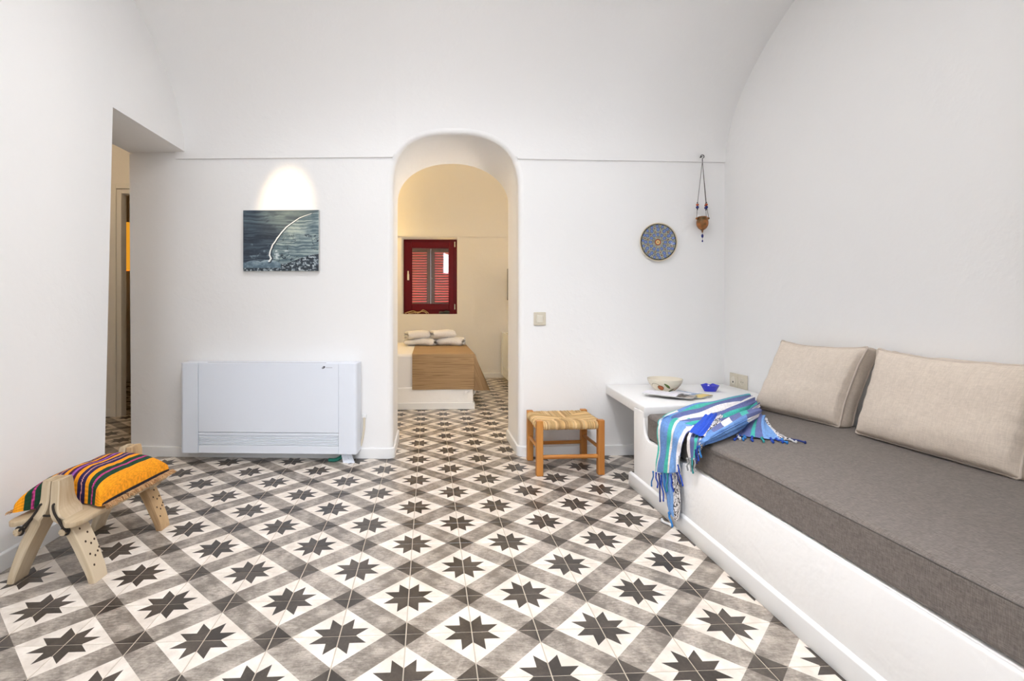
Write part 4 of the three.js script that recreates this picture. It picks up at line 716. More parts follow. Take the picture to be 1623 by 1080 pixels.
// ------------------------------------------------------------------ striped hammam towel thrown over the bench
{
  const GRID = {
    main: [[[1.903, 0.47, -3.038], [1.807, 0.485, -2.849], [1.744, 0.485, -2.718], [1.706, 0.475, -2.632], [1.7, 0.455, -2.602]], [[1.71, 0.48, -2.883], [1.606, 0.49, -2.661], [1.536, 0.49, -2.498], [1.518, 0.475, -2.423], [1.553, 0.44, -2.444]], [[1.548, 0.475, -2.782], [1.469, 0.485, -2.575], [1.422, 0.48, -2.433], [1.392, 0.465, -2.326], [1.383, 0.437, -2.264]], [[1.412, 0.477, -2.716], [1.342, 0.475, -2.521], [1.307, 0.47, -2.388], [1.275, 0.46, -2.255], [1.254, 0.437, -2.16]], [[1.272, 0.455, -2.64], [1.235, 0.465, -2.485], [1.227, 0.46, -2.384], [1.216, 0.45, -2.301], [1.18, 0.437, -2.206]], [[1.115, 0.45, -2.475], [1.18, 0.447, -2.515], [1.187, 0.447, -2.431], [1.173, 0.445, -2.337], [1.145, 0.437, -2.253]], [[1.105, 0.387, -2.487], [1.1, 0.425, -2.389], [1.1, 0.43, -2.307], [1.1, 0.421, -2.253], [1.105, 0.399, -2.229]], [[1.1, 0.306, -2.469], [1.095, 0.335, -2.384], [1.094, 0.348, -2.319], [1.096, 0.35, -2.268], [1.1, 0.341, -2.242]], [[1.095, 0.237, -2.479], [1.088, 0.264, -2.389], [1.088, 0.282, -2.318], [1.09, 0.296, -2.262], [1.096, 0.298, -2.239]], [[1.095, 0.192, -2.486], [1.088, 0.215, -2.395], [1.087, 0.238, -2.322], [1.09, 0.258, -2.268], [1.096, 0.268, -2.245]]],
    under: [[[1.098, 0.214, -2.444], [1.093, 0.233, -2.367], [1.092, 0.253, -2.302], [1.098, 0.275, -2.249]], [[1.098, 0.164, -2.424], [1.093, 0.185, -2.354], [1.092, 0.199, -2.296], [1.098, 0.214, -2.243]], [[1.097, 0.119, -2.376], [1.092, 0.134, -2.327], [1.09, 0.143, -2.28], [1.094, 0.153, -2.229]], [[1.095, 0.073, -2.358], [1.09, 0.081, -2.316], [1.088, 0.085, -2.276], [1.09, 0.112, -2.221]], [[1.092, 0.057, -2.333], [1.088, 0.056, -2.294], [1.087, 0.049, -2.267], [1.087, 0.053, -2.238]]],
    hang: [[[1.219, 0.45, -2.363], [1.258, 0.455, -2.391], [1.313, 0.455, -2.443], [1.375, 0.45, -2.506]], [[1.145, 0.44, -2.252], [1.173, 0.444, -2.257], [1.204, 0.444, -2.267], [1.238, 0.44, -2.282]], [[1.112, 0.421, -2.209], [1.107, 0.436, -2.151], [1.106, 0.446, -2.102], [1.112, 0.449, -2.069]], [[1.11, 0.376, -2.205], [1.102, 0.391, -2.141], [1.1, 0.402, -2.101], [1.106, 0.408, -2.078]], [[1.108, 0.34, -2.18], [1.1, 0.35, -2.137], [1.098, 0.357, -2.113], [1.104, 0.363, -2.109]]],
    royal: [[[1.295, 0.475, -2.392], [1.319, 0.48, -2.381], [1.354, 0.478, -2.389], [1.375, 0.47, -2.384]], [[1.224, 0.465, -2.309], [1.238, 0.472, -2.278], [1.267, 0.47, -2.273], [1.292, 0.46, -2.266]], [[1.161, 0.455, -2.235], [1.165, 0.462, -2.182], [1.187, 0.46, -2.167], [1.216, 0.448, -2.171]], [[1.113, 0.445, -2.178], [1.113, 0.45, -2.126], [1.126, 0.447, -2.096], [1.144, 0.438, -2.08]]],
    fold: [[[1.68, 0.47, -2.592], [1.624, 0.475, -2.491], [1.602, 0.465, -2.452], [1.613, 0.445, -2.474]], [[1.491, 0.485, -2.42], [1.419, 0.495, -2.279], [1.409, 0.48, -2.246], [1.464, 0.442, -2.323]], [[1.319, 0.48, -2.263], [1.27, 0.487, -2.15], [1.282, 0.47, -2.143], [1.326, 0.44, -2.198]], [[1.193, 0.468, -2.145], [1.168, 0.472, -2.076], [1.187, 0.455, -2.082], [1.212, 0.438, -2.106]], [[1.13, 0.445, -2.103], [1.11, 0.45, -2.055], [1.112, 0.445, -2.045], [1.123, 0.436, -2.05]], [[1.112, 0.431, -2.109], [1.108, 0.428, -2.091], [1.108, 0.424, -2.076], [1.112, 0.425, -2.064]]],
    tail: [[[1.643, 0.462, -2.57], [1.608, 0.465, -2.481], [1.602, 0.46, -2.447], [1.634, 0.445, -2.473]], [[1.495, 0.45, -2.402], [1.504, 0.455, -2.352], [1.531, 0.452, -2.339], [1.575, 0.438, -2.347]], [[1.393, 0.44, -2.274], [1.415, 0.447, -2.232], [1.461, 0.445, -2.215], [1.534, 0.437, -2.222]], [[1.323, 0.436, -2.192], [1.367, 0.437, -2.164], [1.416, 0.437, -2.13], [1.502, 0.436, -2.109]]],
  };
  const peri = [108, 150, 210], light = [122, 166, 224], indigo = [102, 112, 164], white = [240, 236, 236], teal = [74, 190, 176], royal = [40, 86, 204];
  const sq = noise2(32, 701), wv = noise2(128, 702);
  const zig = (u, v, su, sv) => { const n = sq(u * su + 0.6 * Math.sin(v * sv * 2), v * sv), k = Math.abs(n - 0.5); return k < 0.11 ? [22, 22, 30] : white; };
  const pick = (list, u) => { for (const [e, c] of list) if (u <= e) return c; return list[list.length - 1][1]; };
  const soft = (fn) => texture(256, 512, (u, v) => { const c = fn(u, v), k = 1 + 0.10 * (wv(u * 30, v * 128) - 0.5) + 0.10 * (wv(u * 128, v * 20) - 0.5); return c.map((q) => q * k); });
  const low = [[0.04, teal], [0.10, white], [0.33, peri], [0.44, teal], [0.51, white], [0.79, light], [0.92, white], [1, indigo]];
  const looks = {
    low: soft((u) => pick(low, u)),
    up: soft((u, v) => pick([[0.08, peri], [0.17, teal], [0.30, indigo], [0.42, white], [0.58, indigo], [0.63, teal], [0.72, indigo], [0.80, white], [1, indigo]], clamp(u + 0.05 * Math.sin(v * 5), 0, 1))),
    under: soft((u, v) => u < 0.62 ? (u < 0.08 ? indigo : light) : zig(u, v, 26, 20)),
    hang: soft((u, v) => u > 0.74 ? zig(u, v, 20, 30) : pick([[0.22, white], [0.45, indigo], [0.62, teal], [0.74, indigo]], u)),
    royal: soft((u, v) => u > 0.66 ? zig(u, v, 26, 26) : royal),
    fold: soft((u, v) => u < 0.3 && v > 0.08 && v < 0.62 ? pick([[0.16, indigo], [0.24, teal], [0.36, indigo], [0.47, white], [1, indigo]], v) : v > 0.36 && v < 0.50 ? light : v < 0.2 ? (u > 0.5 && u < 0.75 ? white : indigo) : peri),
    tail: soft((u, v) => u > 0.84 ? zig(u, v, 30, 24) : u > 0.6 ? light : u > 0.32 && u < 0.42 ? teal : indigo),
  };
  const cr = (a, b, c, d, t) => 0.5 * (2 * b + (c - a) * t + (2 * a - 5 * b + 4 * c - d) * t * t + (3 * b - a - 3 * c + d) * t * t * t);
  function patch(P, nu, nv, rip, fn) {
    const R = P.length - 1, C = P[0].length - 1, at = (r, c) => P[clamp(r, 0, R)][clamp(c, 0, C)];
    const pos = (u, v) => { const c = u * C, r = v * R, ci = Math.min(C - 1, Math.floor(c)), ri = Math.min(R - 1, Math.floor(r)), q = [0, 1, 2].map((k) => { const col = [-1, 0, 1, 2].map((d) => cr(at(ri + d, ci - 1)[k], at(ri + d, ci)[k], at(ri + d, ci + 1)[k], at(ri + d, ci + 2)[k], c - ci)); return cr(...col, r - ri); }); return V(...q); };
    return surf(nu, nv, (u, v) => { const p = pos(u, v), e = 0.01, du = pos(Math.min(1, u + e), v).sub(pos(Math.max(0, u - e), v)), dv = pos(u, Math.min(1, v + e)).sub(pos(u, Math.max(0, v - e))), n = du.cross(dv).normalize(); if (n.y - n.x < 0) n.negate(); p.addScaledVector(n, rip * fn(u, v)); return [p.x - 1.3, p.y - 0.432, p.z + 2.35, u, v]; });
  }
  const t = thing('hammam_towel', 'blue striped cotton towel with knotted fringe thrown over the bench corner and its table', 'towel', [1.3, 0.432, -2.35]);
  const crease = (x) => 1 - 2 * Math.sqrt(Math.abs(Math.sin(x)));   // soft ridges with sharp valleys
  const rp = (f, s) => (u, v) => -0.55 * crease(u * f * 3.1416 + 1.1 * Math.sin(v * 4 + s)) + 0.35 * Math.sin(u * f * 2.3 * 6.283 + 3 * v + s) - 0.25 * crease(u * f * 5.3 + v * 2.4 + s);
  const M = (map) => MAT({ map, roughness: 0.92, side: THREE.DoubleSide });
  part('cloth', patch(GRID.main.slice(4), 90, 100, 0.0065, (u, v) => rp(2.1, 1)(u, v) * (0.6 + 0.4 * v)), M(looks.low), t);
  part('cloth', patch(GRID.main.slice(0, 6).map((r, i) => i === 5 ? r.map((p) => [p[0], p[1] - 0.012, p[2]]) : r), 110, 120, 0.014, (u, v) => rp(3.1, 2)(u, v) * Math.min(1, 4 * u)), M(looks.up), t);
  part('cloth', patch(GRID.under, 40, 50, 0.003, rp(1.6, 3)), M(looks.under), t);
  part('cloth', patch(GRID.hang, 40, 50, 0.003, rp(2.2, 4)), M(looks.hang), t);
  part('cloth', patch(GRID.royal.map((r) => r.map((p) => [p[0] - 0.006, p[1] + 0.009, p[2] + 0.002])), 60, 60, 0.007, rp(1.9, 5)), M(looks.royal), t);
  part('cloth', patch(GRID.fold.map((r) => r.map((p) => [p[0] - 0.003, p[1] + 0.005, p[2] + 0.002])), 60, 100, 0.009, rp(1.5, 6)), M(looks.fold), t);
  part('cloth', patch(GRID.tail, 70, 60, 0.009, (u, v) => rp(1.9, 7)(u, v) * (1 - 0.8 * v) + 0.6 * (1 - v)), M(looks.tail), t);
  // knotted fringe
  const tm = [[0.02, 0.07, 0.42], [0.03, 0.19, 0.5], [0.03, 0.3, 0.3], [0.015, 0.03, 0.16], [0.6, 0.6, 0.6]].map((c) => MAT({ color: new THREE.Color().setRGB(...c), roughness: 0.9 }));
  const bwM = MAT({ map: texture(32, 32, (u, v) => ((u * 4 + v * 2) % 1) < 0.5 ? 0.9 : 0.05, true), roughness: 0.9 }); bwM.map.repeat.set(8, 1);
  const r = rng(808);
  const tassel = (a, b, m, rad = 0.0033) => { const o = (k) => (r() - 0.5) * k, A = V(a[0] - 1.3, a[1] - 0.432, a[2] + 2.35), B = V(b[0] - 1.3, b[1] - 0.432, b[2] + 2.35), mid = (k) => A.clone().lerp(B, k).add(V(o(0.008), o(0.006), o(0.012))); part('tassel', join([tube([A, mid(0.35), mid(0.7), B], rad, 14, 6), ball([A.x, A.y, A.z], rad * 1.5, 1, 1, 1, 8), ball([B.x, B.y, B.z], rad * 1.25, 1, 1.5, 1, 8)]), m, t); };
  const X = (x, y, z) => [x, y, z];
  const hangs = [[-2.488, 0.19, -2.515, 0.115, 1], [-2.455, 0.195, -2.45, 0.13, 0], [-2.425, 0.20, -2.42, 0.075, 3], [-2.40, 0.20, -2.385, 0.09, 0], [-2.37, 0.225, -2.36, 0.14, 1], [-2.335, 0.228, -2.345, 0.15, 2], [-2.30, 0.236, -2.285, 0.17, 0], [-2.27, 0.25, -2.265, 0.18, 5], [-2.245, 0.262, -2.225, 0.225, 3], [-2.232, 0.30, -2.20, 0.225, 0], [-2.222, 0.34, -2.215, 0.27, 5]];
  for (const [z0, y0, z1, y1, k] of hangs) tassel([1.084, y0, z0], [1.088, y1, z1], k === 5 ? bwM : tm[k]);
  for (const [z0, y0, z1, y1, k] of [[-2.178, 0.345, -2.180, 0.298, 5], [-2.155, 0.352, -2.15, 0.303, 5], [-2.135, 0.356, -2.135, 0.30, 2], [-2.118, 0.36, -2.115, 0.315, 5], [-2.105, 0.40, -2.105, 0.35, 3], [-2.09, 0.418, -2.09, 0.365, 0], [-2.075, 0.425, -2.07, 0.385, 1]]) tassel([1.096, y0, z0], [1.10, y1, z1], k === 5 ? bwM : tm[k]);
  tassel([1.088, 0.055, -2.325], [1.086, 0.012, -2.295], tm[1], 0.005); tassel([1.084, 0.012, -2.30], [1.07, 0.008, -2.36], tm[4], 0.006);
  for (const [x, z, dx, dz, k] of [[1.33, -2.185, -0.055, 0.055, 0], [1.345, -2.175, -0.035, 0.05, 1], [1.325, -2.19, -0.02, 0.05, 4], [1.37, -2.160, -0.03, 0.05, 0], [1.40, -2.14, -0.022, 0.045, 2], [1.43, -2.128, -0.02, 0.045, 0], [1.45, -2.122, 0.0, 0.04, 0], [1.47, -2.115, -0.01, 0.045, 1], [1.50, -2.110, 0.005, 0.03, 4], [1.505, -2.108, 0.03, 0.04, 3]]) tassel([x, 0.439, z], [x + dx, 0.4365, z + dz], tm[k], 0.0038);
}
// ------------------------------------------------------------------ on the plaster table
{
  const T = 0.4682, lf = noise2(24, 751);
  // bowl with painted olives
  const deco = texture(1024, 256, (u, v) => {   // u round the bowl (0.5 faces the room), v up its outside
    const x = (u - 0.5) * 7, y = v; let c = [228, 220, 200].map((q) => q + 10 * (lf(u * 24, v * 6) - 0.5));
    const ell = (cx, cy, a, b, rot) => { const dx = x - cx, dy = y - cy, X = dx * Math.cos(rot) + dy * Math.sin(rot), Y = -dx * Math.sin(rot) + dy * Math.cos(rot); return Math.hypot(X / a, Y / b); };
    const line = (cx, cy, R, w, a0, a1) => { const d = Math.hypot(x - cx, (y - cy)), a = Math.atan2(y - cy, x - cx); return Math.abs(d - R) < w && a > a0 && a < a1; };
    if (line(-0.7, 0.36, 0.42, 0.018, 0.3, 2.9) || line(0.6, 0.95, 0.62, 0.016, -2.6, -0.2) || line(-1.6, 0.4, 0.4, 0.018, 0.4, 2.8) || line(1.9, 0.3, 0.5, 0.018, 0.5, 2.6)) c = [110, 100, 76];
    const o = ell(-0.32, 0.40, 0.25, 0.235, -0.2); if (o < 1) c = o > 0.88 ? [90, 50, 26] : mix3([168, 82, 30], [196, 104, 40], clamp(0.5 + (lf(u * 90, v * 12) - 0.5), 0, 1));
    const l1 = ell(0.18, 0.62, 0.30, 0.085, -0.75); if (l1 < 1) c = l1 > 0.85 ? [44, 56, 20] : [86, 110, 40];
    const l2 = ell(0.62, 0.17, 0.26, 0.075, 0.5); if (l2 < 1) c = l2 > 0.85 ? [38, 52, 30] : [74, 100, 62];
    const l3 = ell(1.22, 0.42, 0.3, 0.06, 0.95); if (l3 < 1) c = [140, 70, 44];
    const l4 = ell(-2.2, 0.4, 0.25, 0.2, 0); if (l4 < 1) c = [150, 84, 40];
    return c;
  });
  const b = thing('ceramic_bowl', 'cream ceramic bowl painted with an olive and leaves, on the plaster table', 'bowl', [1.455, T, -3.17], -0.43 + Math.PI);
  const out = [[0.050, 0.0], [0.056, 0.001], [0.058, 0.006], [0.075, 0.022], [0.091, 0.041], [0.099, 0.056], [0.1035, 0.075]];
  const og = lathe(out, 64), uv = og.attributes.uv; for (let i = 0; i < uv.count; i++) uv.setY(i, clamp(og.attributes.position.getY(i) / 0.068, 0, 1));
  deco.wrapT = THREE.ClampToEdgeWrapping;
  part('outside', og, MAT({ map: deco, roughness: 0.25, side: THREE.DoubleSide }), b);
  part('inside', lathe([[0.1035, 0.075], [0.1025, 0.0768], [0.1005, 0.0765], [0.096, 0.057], [0.087, 0.042], [0.07, 0.024], [0.04, 0.012], [0, 0.01]], 64), MAT({ color: new THREE.Color().setRGB(0.78, 0.71, 0.58), roughness: 0.25, side: THREE.DoubleSide }), b);
  // lip-shaped glass bowl
  const cob = new THREE.MeshPhysicalMaterial({ color: new THREE.Color().setRGB(0.008, 0.02, 0.55), roughness: 0.12, clearcoat: 1, clearcoatRoughness: 0.05, side: THREE.DoubleSide });
  const lipOut = (a, k) => { const c = Math.cos(a), s = Math.sin(a); const x = 0.053 * c * (0.62 + 0.38 * k), notch = s > 0 ? Math.exp(-((c / 0.2) ** 2)) * 0.22 : 0, peak = s > 0 ? 0.16 * Math.exp(-(((Math.abs(c) - 0.36) / 0.22) ** 2)) : 0; const z = -0.036 * Math.sign(s) * Math.abs(s) ** 0.9 * (1 - notch + peak * 0.4) * (0.55 + 0.45 * k), y = k * (0.037 + (s > 0 ? (0.003 + 0.03 * peak - 0.010 * notch) * s : 0)); return [x, y, z]; };
  const lips = thing('lip_bowl', 'small cobalt blue glass bowl shaped like lips, on the plaster table', 'ashtray', [1.722, T + 0.0005, -3.135], -0.42);
  part('bowl', join([surf(64, 10, (u, v) => lipOut(u * 2 * Math.PI, v)), surf(64, 10, (u, v) => { const k = 1 - v, p = lipOut(u * 2 * Math.PI, k), f = lerp(1, 0.86, Math.min(1, v * 3)); return [p[0] * f, Math.max(p[1] - 0.0005, 0.006), p[2] * f]; }), surf(40, 2, (u, v) => { const p = lipOut(u * 2 * Math.PI, 0); return [p[0] * v, 0.0003, p[2] * v]; }), surf(40, 2, (u, v) => { const p = lipOut(u * 2 * Math.PI, 0.15); return [p[0] * v * 0.86, 0.006, p[2] * v * 0.86]; })]), cob, lips);
  // magazines
  const pf = fbm(6, 4, 761), pg = noise2(32, 763);
  const pageTex = (kind) => texture(256, 256, (u, v) => {
    const n = pf(u, v);
    if (kind === 0) { const row = (v * 22) % 1 < 0.45 && u > 0.12 && u < 0.88 && v > 0.15 && v < 0.85; return row ? (pg(u * 32, Math.floor(v * 22)) > 0.4 ? [206, 202, 208] : [232, 230, 236]) : [236, 234, 240]; }
    if (kind === 1) return mix3([70, 62, 56], [196, 186, 176], clamp(3 * (n - 0.35), 0, 1));
    if (kind === 2) return v > 0.72 ? [222, 196, 110] : n > 0.56 ? [232, 232, 236] : mix3([120, 146, 182], [196, 206, 222], clamp(2.5 * (n - 0.3), 0, 1));
    return mix3([196, 150, 104], [226, 190, 148], n);
  });
  const mags = [
    [[1.53, T + 0.0005, -3.01], 0.18, 0.10, 0.22, 0.005, 3, 'tan edged magazine lowest in the pile on the plaster table'],
    [[1.515, T + 0.0058, -2.985], 0.62, 0.145, 0.21, 0.006, 2, 'blue and white magazine with a yellow band lying over the tan one'],
    [[1.415, T + 0.0124, -2.905], 0.85, 0.12, 0.17, 0.005, 1, 'dark grey magazine under the white pages on the plaster table'],
    [[1.345, T + 0.0178, -2.955], 0.80, 0.14, 0.19, 0.006, 0, 'magazine lying open at white printed pages, topmost of the pile'],
  ];
  for (const [p, turn, w, d, h, k, label] of mags) {
    const m = thing('magazine', label, 'magazine', p, turn, 'magazines on the plaster table'), pts = k === 0 ? 0.008 : 0.003;
    part('pages', surf(16, 8, (u, v) => [lerp(-w, w, u) * 0.5, h * 0.9 + pts * Math.sin(Math.PI * u) ** 2 - (k === 0 ? 0.004 * Math.exp(-(((u - 0.5) / 0.06) ** 2)) : 0), lerp(-d, d, v) * 0.5, u, v]), MAT({ map: pageTex(k), roughness: 0.45, side: THREE.DoubleSide }), m);
    part('block', box(-w / 2 + 0.002, w / 2 - 0.002, 0, h * 0.88, -d / 2 + 0.002, d / 2 - 0.002, 0.001, 1), MAT({ color: new THREE.Color().setRGB(0.7, 0.69, 0.68), roughness: 0.8 }), m);
  }
}
// ------------------------------------------------------------------ camel saddle stool and its cushion
{
  const pale = MAT({ map: woodTex([206, 188, 160], [150, 122, 86], 801, 4), roughness: 0.75, side: THREE.DoubleSide }), seatWood = MAT({ map: woodTex([200, 180, 150], [150, 124, 90], 811, 5), roughness: 0.7, side: THREE.DoubleSide });
  const brown = MAT({ map: woodTex([196, 164, 122], [112, 80, 50], 821, 6), roughness: 0.75, side: THREE.DoubleSide });
  const cord = MAT({ color: new THREE.Color().setRGB(0.035, 0.026, 0.02), roughness: 0.95, bumpMap: texture(32, 64, (u, v) => 0.5 + 0.5 * Math.sin((u + v * 3) * 12.566), false), bumpScale: 0.002 }), hole = MAT({ color: new THREE.Color().setRGB(0.05, 0.025, 0.015), roughness: 0.9 });
  const OX = -1.342, OZ = -2.19, turn = -0.035;
  const t = thing('saddle_stool', 'carved wooden camel saddle stool with curved board legs, by the left wall', 'stool', [OX, 0, OZ], turn);
  // [x from the middle, y, thickness, width along the seat] down one board
  const path = [[0.0155, 0.368, 0.027, 0.072], [0.0165, 0.35, 0.030, 0.078], [0.0175, 0.30, 0.031, 0.088], [0.023, 0.265, 0.033, 0.108], [0.034, 0.245, 0.034, 0.116], [0.047, 0.224, 0.034, 0.09], [0.066, 0.19, 0.034, 0.085], [0.094, 0.135, 0.033, 0.083], [0.118, 0.078, 0.03, 0.08], [0.137, 0.03, 0.027, 0.076], [0.145, 0.0, 0.025, 0.074]];
  const board = (s, zc) => {
    const cx = new THREE.CatmullRomCurve3(path.map(([x, y]) => V(x, y, 0))), cw = new THREE.CatmullRomCurve3(path.map(([, , a, b]) => V(a, b, 0))), N = 40, g = [];
    const ring = (k) => { const p = cx.getPoint(k), d = cx.getTangent(k), n = V(-d.y, d.x, 0), w = cw.getPoint(k); if (n.x < 0) n.negate(); const a = w.x / 2, b = w.y / 2, c = 0.004; if (k > 0.99) { n.set(1, 0, 0); } return [[a, b - c], [a, -b + c], [a - c, -b], [-a + c, -b], [-a, -b + c], [-a, b - c], [-a + c, b], [a - c, b]].map(([o, z]) => [s * (p.x + n.x * o), Math.max(0, p.y + n.y * o), zc + z]); };
    g.push(surf(8, N, (u, v) => { const r = ring(v), q = r[Math.round(u * 8) % 8]; return [...q, u * 0.9, v * 0.9]; }));
    for (const k of [0, 1]) { const r = ring(k), m = [0, 1, 2].map((i) => r.reduce((a, q) => a + q[i] / 8, 0)); g.push(surf(8, 1, (u, v) => { const q = r[Math.round(u * 8) % 8]; return [lerp(m[0], q[0], v), lerp(m[1], q[1], v), lerp(m[2], q[2], v), u * 0.3, v * 0.1]; })); }
    return toCreasedNormals(join(g), 0.5);
  };
  const spots = [[0.62, -0.012], [0.66, 0.012], [0.70, -0.014], [0.725, 0.006], [0.715, 0.027], [0.775, -0.016], [0.80, 0.004], [0.785, 0.022], [0.77, 0.034], [0.85, -0.016]];
  const cx = new THREE.CatmullRomCurve3(path.map(([x, y]) => V(x, y, 0))), cw = new THREE.CatmullRomCurve3(path.map(([, , a, b]) => V(a, b, 0)));
  for (const [s, zc, m] of [[-1, 0.205, pale], [1, 0.205, pale], [-1, -0.232, pale], [1, -0.232, brown]]) {
    const leg = part('leg', board(s, zc), m, t);
    if (s > 0) for (const [k, dz] of spots) { const p = cx.getPoint(k), d = cx.getTangent(k), n = V(-d.y, d.x, 0); if (n.x < 0) n.negate(); const h = cw.getPoint(k).x / 2, c = [p.x + n.x * h, p.y + n.y * h, zc - dz]; part('hole', rod([c[0] - n.x * 0.004, c[1] - n.y * 0.004, c[2]], [c[0] + n.x * 0.0006, c[1] + n.y * 0.0006, c[2]], 0.0043, 0.0043, 10), hole, leg); }
  }
  const plank = (s) => { const sh = new THREE.Shape(), a = s < 0 ? 0.02 : 0.044, b = 0.128, z0 = -0.285, z1 = s < 0 ? 0.265 : 0.282; sh.moveTo(0.003, z0); sh.lineTo(b - 0.02, z0); sh.quadraticCurveTo(b, z0, b, z0 + 0.04); sh.lineTo(b - (s > 0 ? 0.03 : 0.0), z1 - 0.05); sh.quadraticCurveTo(b - (s > 0 ? 0.036 : 0.004), z1, s < 0 ? 0.09 : 0.066, z1); sh.lineTo(a, s < 0 ? z1 - 0.06 : z1 - 0.02); sh.lineTo(a, 0.155); sh.lineTo(0.003, 0.155); sh.closePath(); const g = new THREE.ExtrudeGeometry(sh, { depth: 0.012, bevelEnabled: true, bevelSize: 0.003, bevelThickness: 0.003, bevelSegments: 2, curveSegments: 8 }); g.rotateX(Math.PI / 2); g.rotateZ(-0.10); if (s < 0) g.scale(-1, 1, 1); g.translate(s * 0.018, 0.2385, 0); return metre(g.index ? g.toNonIndexed() : g); };
  const pf = (g) => { const uv = g.attributes.uv; for (let i = 0; i < uv.count; i++) uv.setXY(i, uv.getX(i) * 2, uv.getY(i) * 1.2); g.computeVertexNormals(); return toCreasedNormals(g, 0.5); };
  part('seat_board', pf(plank(-1)), seatWood, t); part('seat_board', pf(plank(1)), seatWood, t);
  for (const [x, z] of [[-0.085, 0.252], [0.062, 0.252], [0.115, -0.21]]) { const y = 0.200; part('peg', rod([x, y, z - 0.04], [x + (x < 0 ? -0.014 : 0), y - 0.004, z + 0.02], 0.011, 0.012, 12), seatWood, t); }
  const zf = 0.2515;
  for (const s of [-1, 1]) {
    const x = s * 0.026;
    part('cord', join([tube([[x - s * 0.002, 0.288, zf - 0.012], [x, 0.288, zf + 0.006], [s * 0.034, 0.268, zf + 0.012], [s * 0.054, 0.24, zf + 0.014], [s * 0.08, 0.212, zf + 0.018], [s * 0.095, 0.196, zf + 0.014]].map(([a, b, c]) => [s < 0 ? a : a * 0.82, b, c]), 0.0042, 40, 7), tube([[s * 0.038, 0.262, zf + 0.004], [s * 0.058, 0.232, zf + 0.008], [s * 0.075, 0.205, zf + 0.012]].map(([a, b, c]) => [s < 0 ? a : a * 0.82, b, c]), 0.0038, 24, 7)]), cord, t);
    part('knot', new THREE.TorusGeometry(0.0135, 0.004, 8, 20).translate(s < 0 ? -0.094 : 0.066, 0.198, zf + 0.008), cord, t);
    part('hole', rod([x * 1.0, 0.29, zf - 0.02], [x * 1.0, 0.29, zf - 0.004], 0.006, 0.006, 12), hole, t);
  }
  part('cord', tube([[-0.03, 0.255, zf + 0.002], [0, 0.25, zf + 0.006], [0.03, 0.254, zf + 0.002]], 0.004, 16, 7), cord, t);
  part('lashing', new THREE.TorusGeometry(0.03, 0.0035, 6, 24).scale(1.25, 0.45, 1).rotateX(Math.PI / 2).rotateZ(0.9).translate(-0.078, 0.19, 0.205), cord, t);

  // cushion: woven stripes running along the seat
  const Y = [236, 150, 14], G = [16, 58, 36], P = [196, 66, 132], N = [38, 24, 72], K = [222, 158, 150], Mr = [72, 24, 52], L = [150, 84, 168], B = [24, 20, 28];
  const seq = [[0.1, B], [2.2, Y], [1, G], [0.45, P], [1, G], [1.0, Y], [0.9, N], [0.35, K], [0.8, N], [0.9, Y], [0.7, Mr], [0.7, L], [0.7, Mr], [0.9, Y], [0.8, N], [0.35, K], [0.9, N], [0.9, Y], [1, G], [0.45, P], [1, G], [1.8, Y], [0.1, B]];
  const tot = seq.reduce((a, q) => a + q[0], 0), wn = noise2(256, 871);
  const stripes = texture(1024, 512, (u, v) => {
    let q = u * tot, c = B, f = 0; for (const [w, col] of seq) { if (q <= w) { c = col; f = q / w; break; } q -= w; }
    if ((c === P || c === K || c === L) && Math.sin(v * 380 + (f > 0.5 ? 3.14 : 0)) > 0.45 && (c !== L || (f < 0.3 || f > 0.7))) c = c === P ? [120, 30, 84] : c === K ? N : [110, 60, 140];
    const k = 1 + 0.22 * (wn(u * 256, v * 60) - 0.5) + 0.08 * Math.sin(v * 1600); return c.map((x) => x * k);
  });
  const cu = thing('striped_cushion', 'woven cushion with yellow, purple and green stripes and a fringe, lying on the saddle stool', 'cushion', [OX, 0.249, OZ], turn);
  // corners x, y, z seen from above: front left, front right, back left, back right
  const FL = [-0.152, 0.0, 0.225], FR = [0.124, -0.006, 0.150], BL = [-0.118, 0.0, -0.235], BR = [0.158, -0.004, -0.27];
  const n = fbm(4, 4, 881);
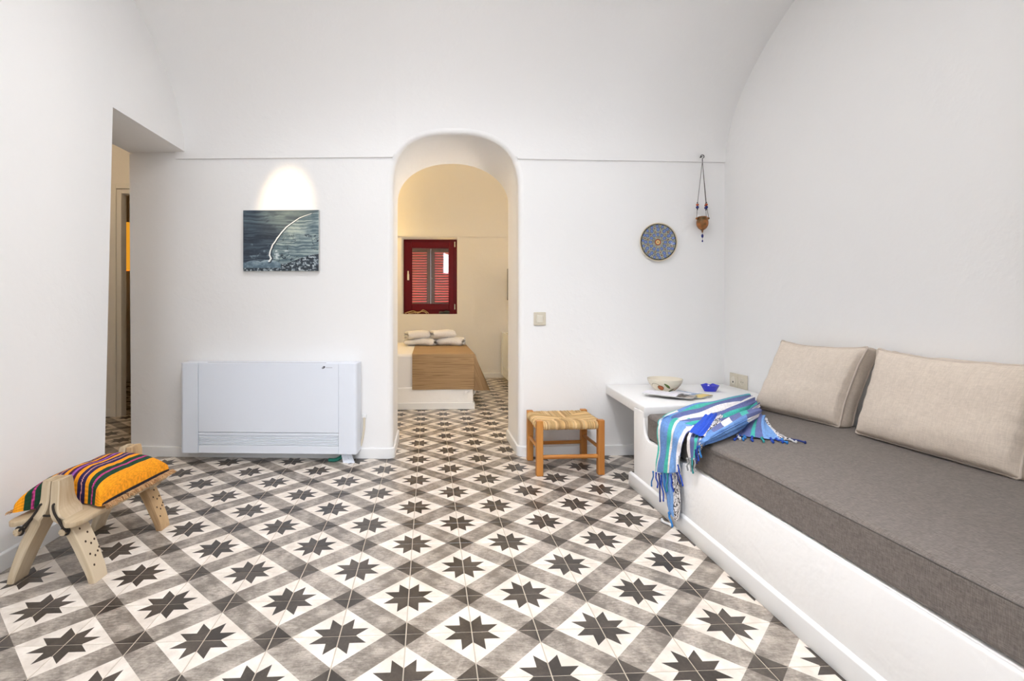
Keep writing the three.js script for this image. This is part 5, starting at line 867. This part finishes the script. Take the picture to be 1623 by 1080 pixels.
  const at = (s, q) => { const a = s * 2 - 1; const p = [0, 1, 2].map((i) => lerp(lerp(FL[i], FR[i], s), lerp(BL[i], BR[i], s), q)); const dip = 1 - a * a; p[2] += -0.058 * Math.max(0, 1 - ((s - 0.5) / 0.45) ** 2) * (1 - q) ** 3 + 0.085 * dip * q ** 5; return p; };
  const top = (s, q) => { const p = at(s, q), a = s * 2 - 1, b = q * 2 - 1, k = ramp(a, 3.0) * ramp(b, 4.5); p[1] += 0.118 * (1 - 0.22 * a * a) * k + 0.014 * (n(s, q) - 0.5) * k; return p; };
  const bot = (s, q) => { const p = at(s, q), a = s * 2 - 1, b = q * 2 - 1, k = ramp(a, 2.3) * ramp(b, 3.2); p[1] -= 0.012 * k; return p; };
  const cm = MAT({ map: stripes, roughness: 0.95, bumpMap: weaveBump(33, 110), bumpScale: 0.0008, side: THREE.DoubleSide });
  part('cover', join([surf(70, 60, (u, v) => [...top(u, v), 1 - u, v]), surf(30, 24, (u, v) => [...bot(u, v), 1 - u, v])]), cm, cu);
  // fringe on both selvedges: short bundles of tan threads
  const r = rng(899), fm = MAT({ color: 0xffffff, vertexColors: true, roughness: 0.95 });
  const fr = (side, q0, q1, count) => { const g = []; for (let i = 0; i < count; i++) { const q = lerp(q0, q1, (i + r()) / count), p = at(side > 0 ? 0.995 : 0.005, q), len = 0.017 + 0.012 * r(), a = side * len, c = [[0.46, 0.25, 0.11], [0.56, 0.33, 0.16], [0.36, 0.18, 0.07], [0.62, 0.40, 0.2]][Math.floor(r() * 4)]; g.push(tint(tube([p, [p[0] + a * 0.5, p[1] + 0.002 + 0.004 * r(), p[2] + (r() - 0.5) * 0.014], [p[0] + a, p[1] - 0.005 - 0.005 * r(), p[2] + (r() - 0.5) * 0.024]], 0.0013, 4, 4), c)); } return join(g); };
  part('fringe', fr(1, 0.0, 1.0, 330), fm, cu).userData.kind = 'stuff'; part('fringe', fr(-1, 0.0, 1, 260), fm, cu).userData.kind = 'stuff';
}
scene.traverse((o) => { if (o.isMesh) { o.castShadow = true; o.receiveShadow = true; } });
renderer.render(scene, camera);
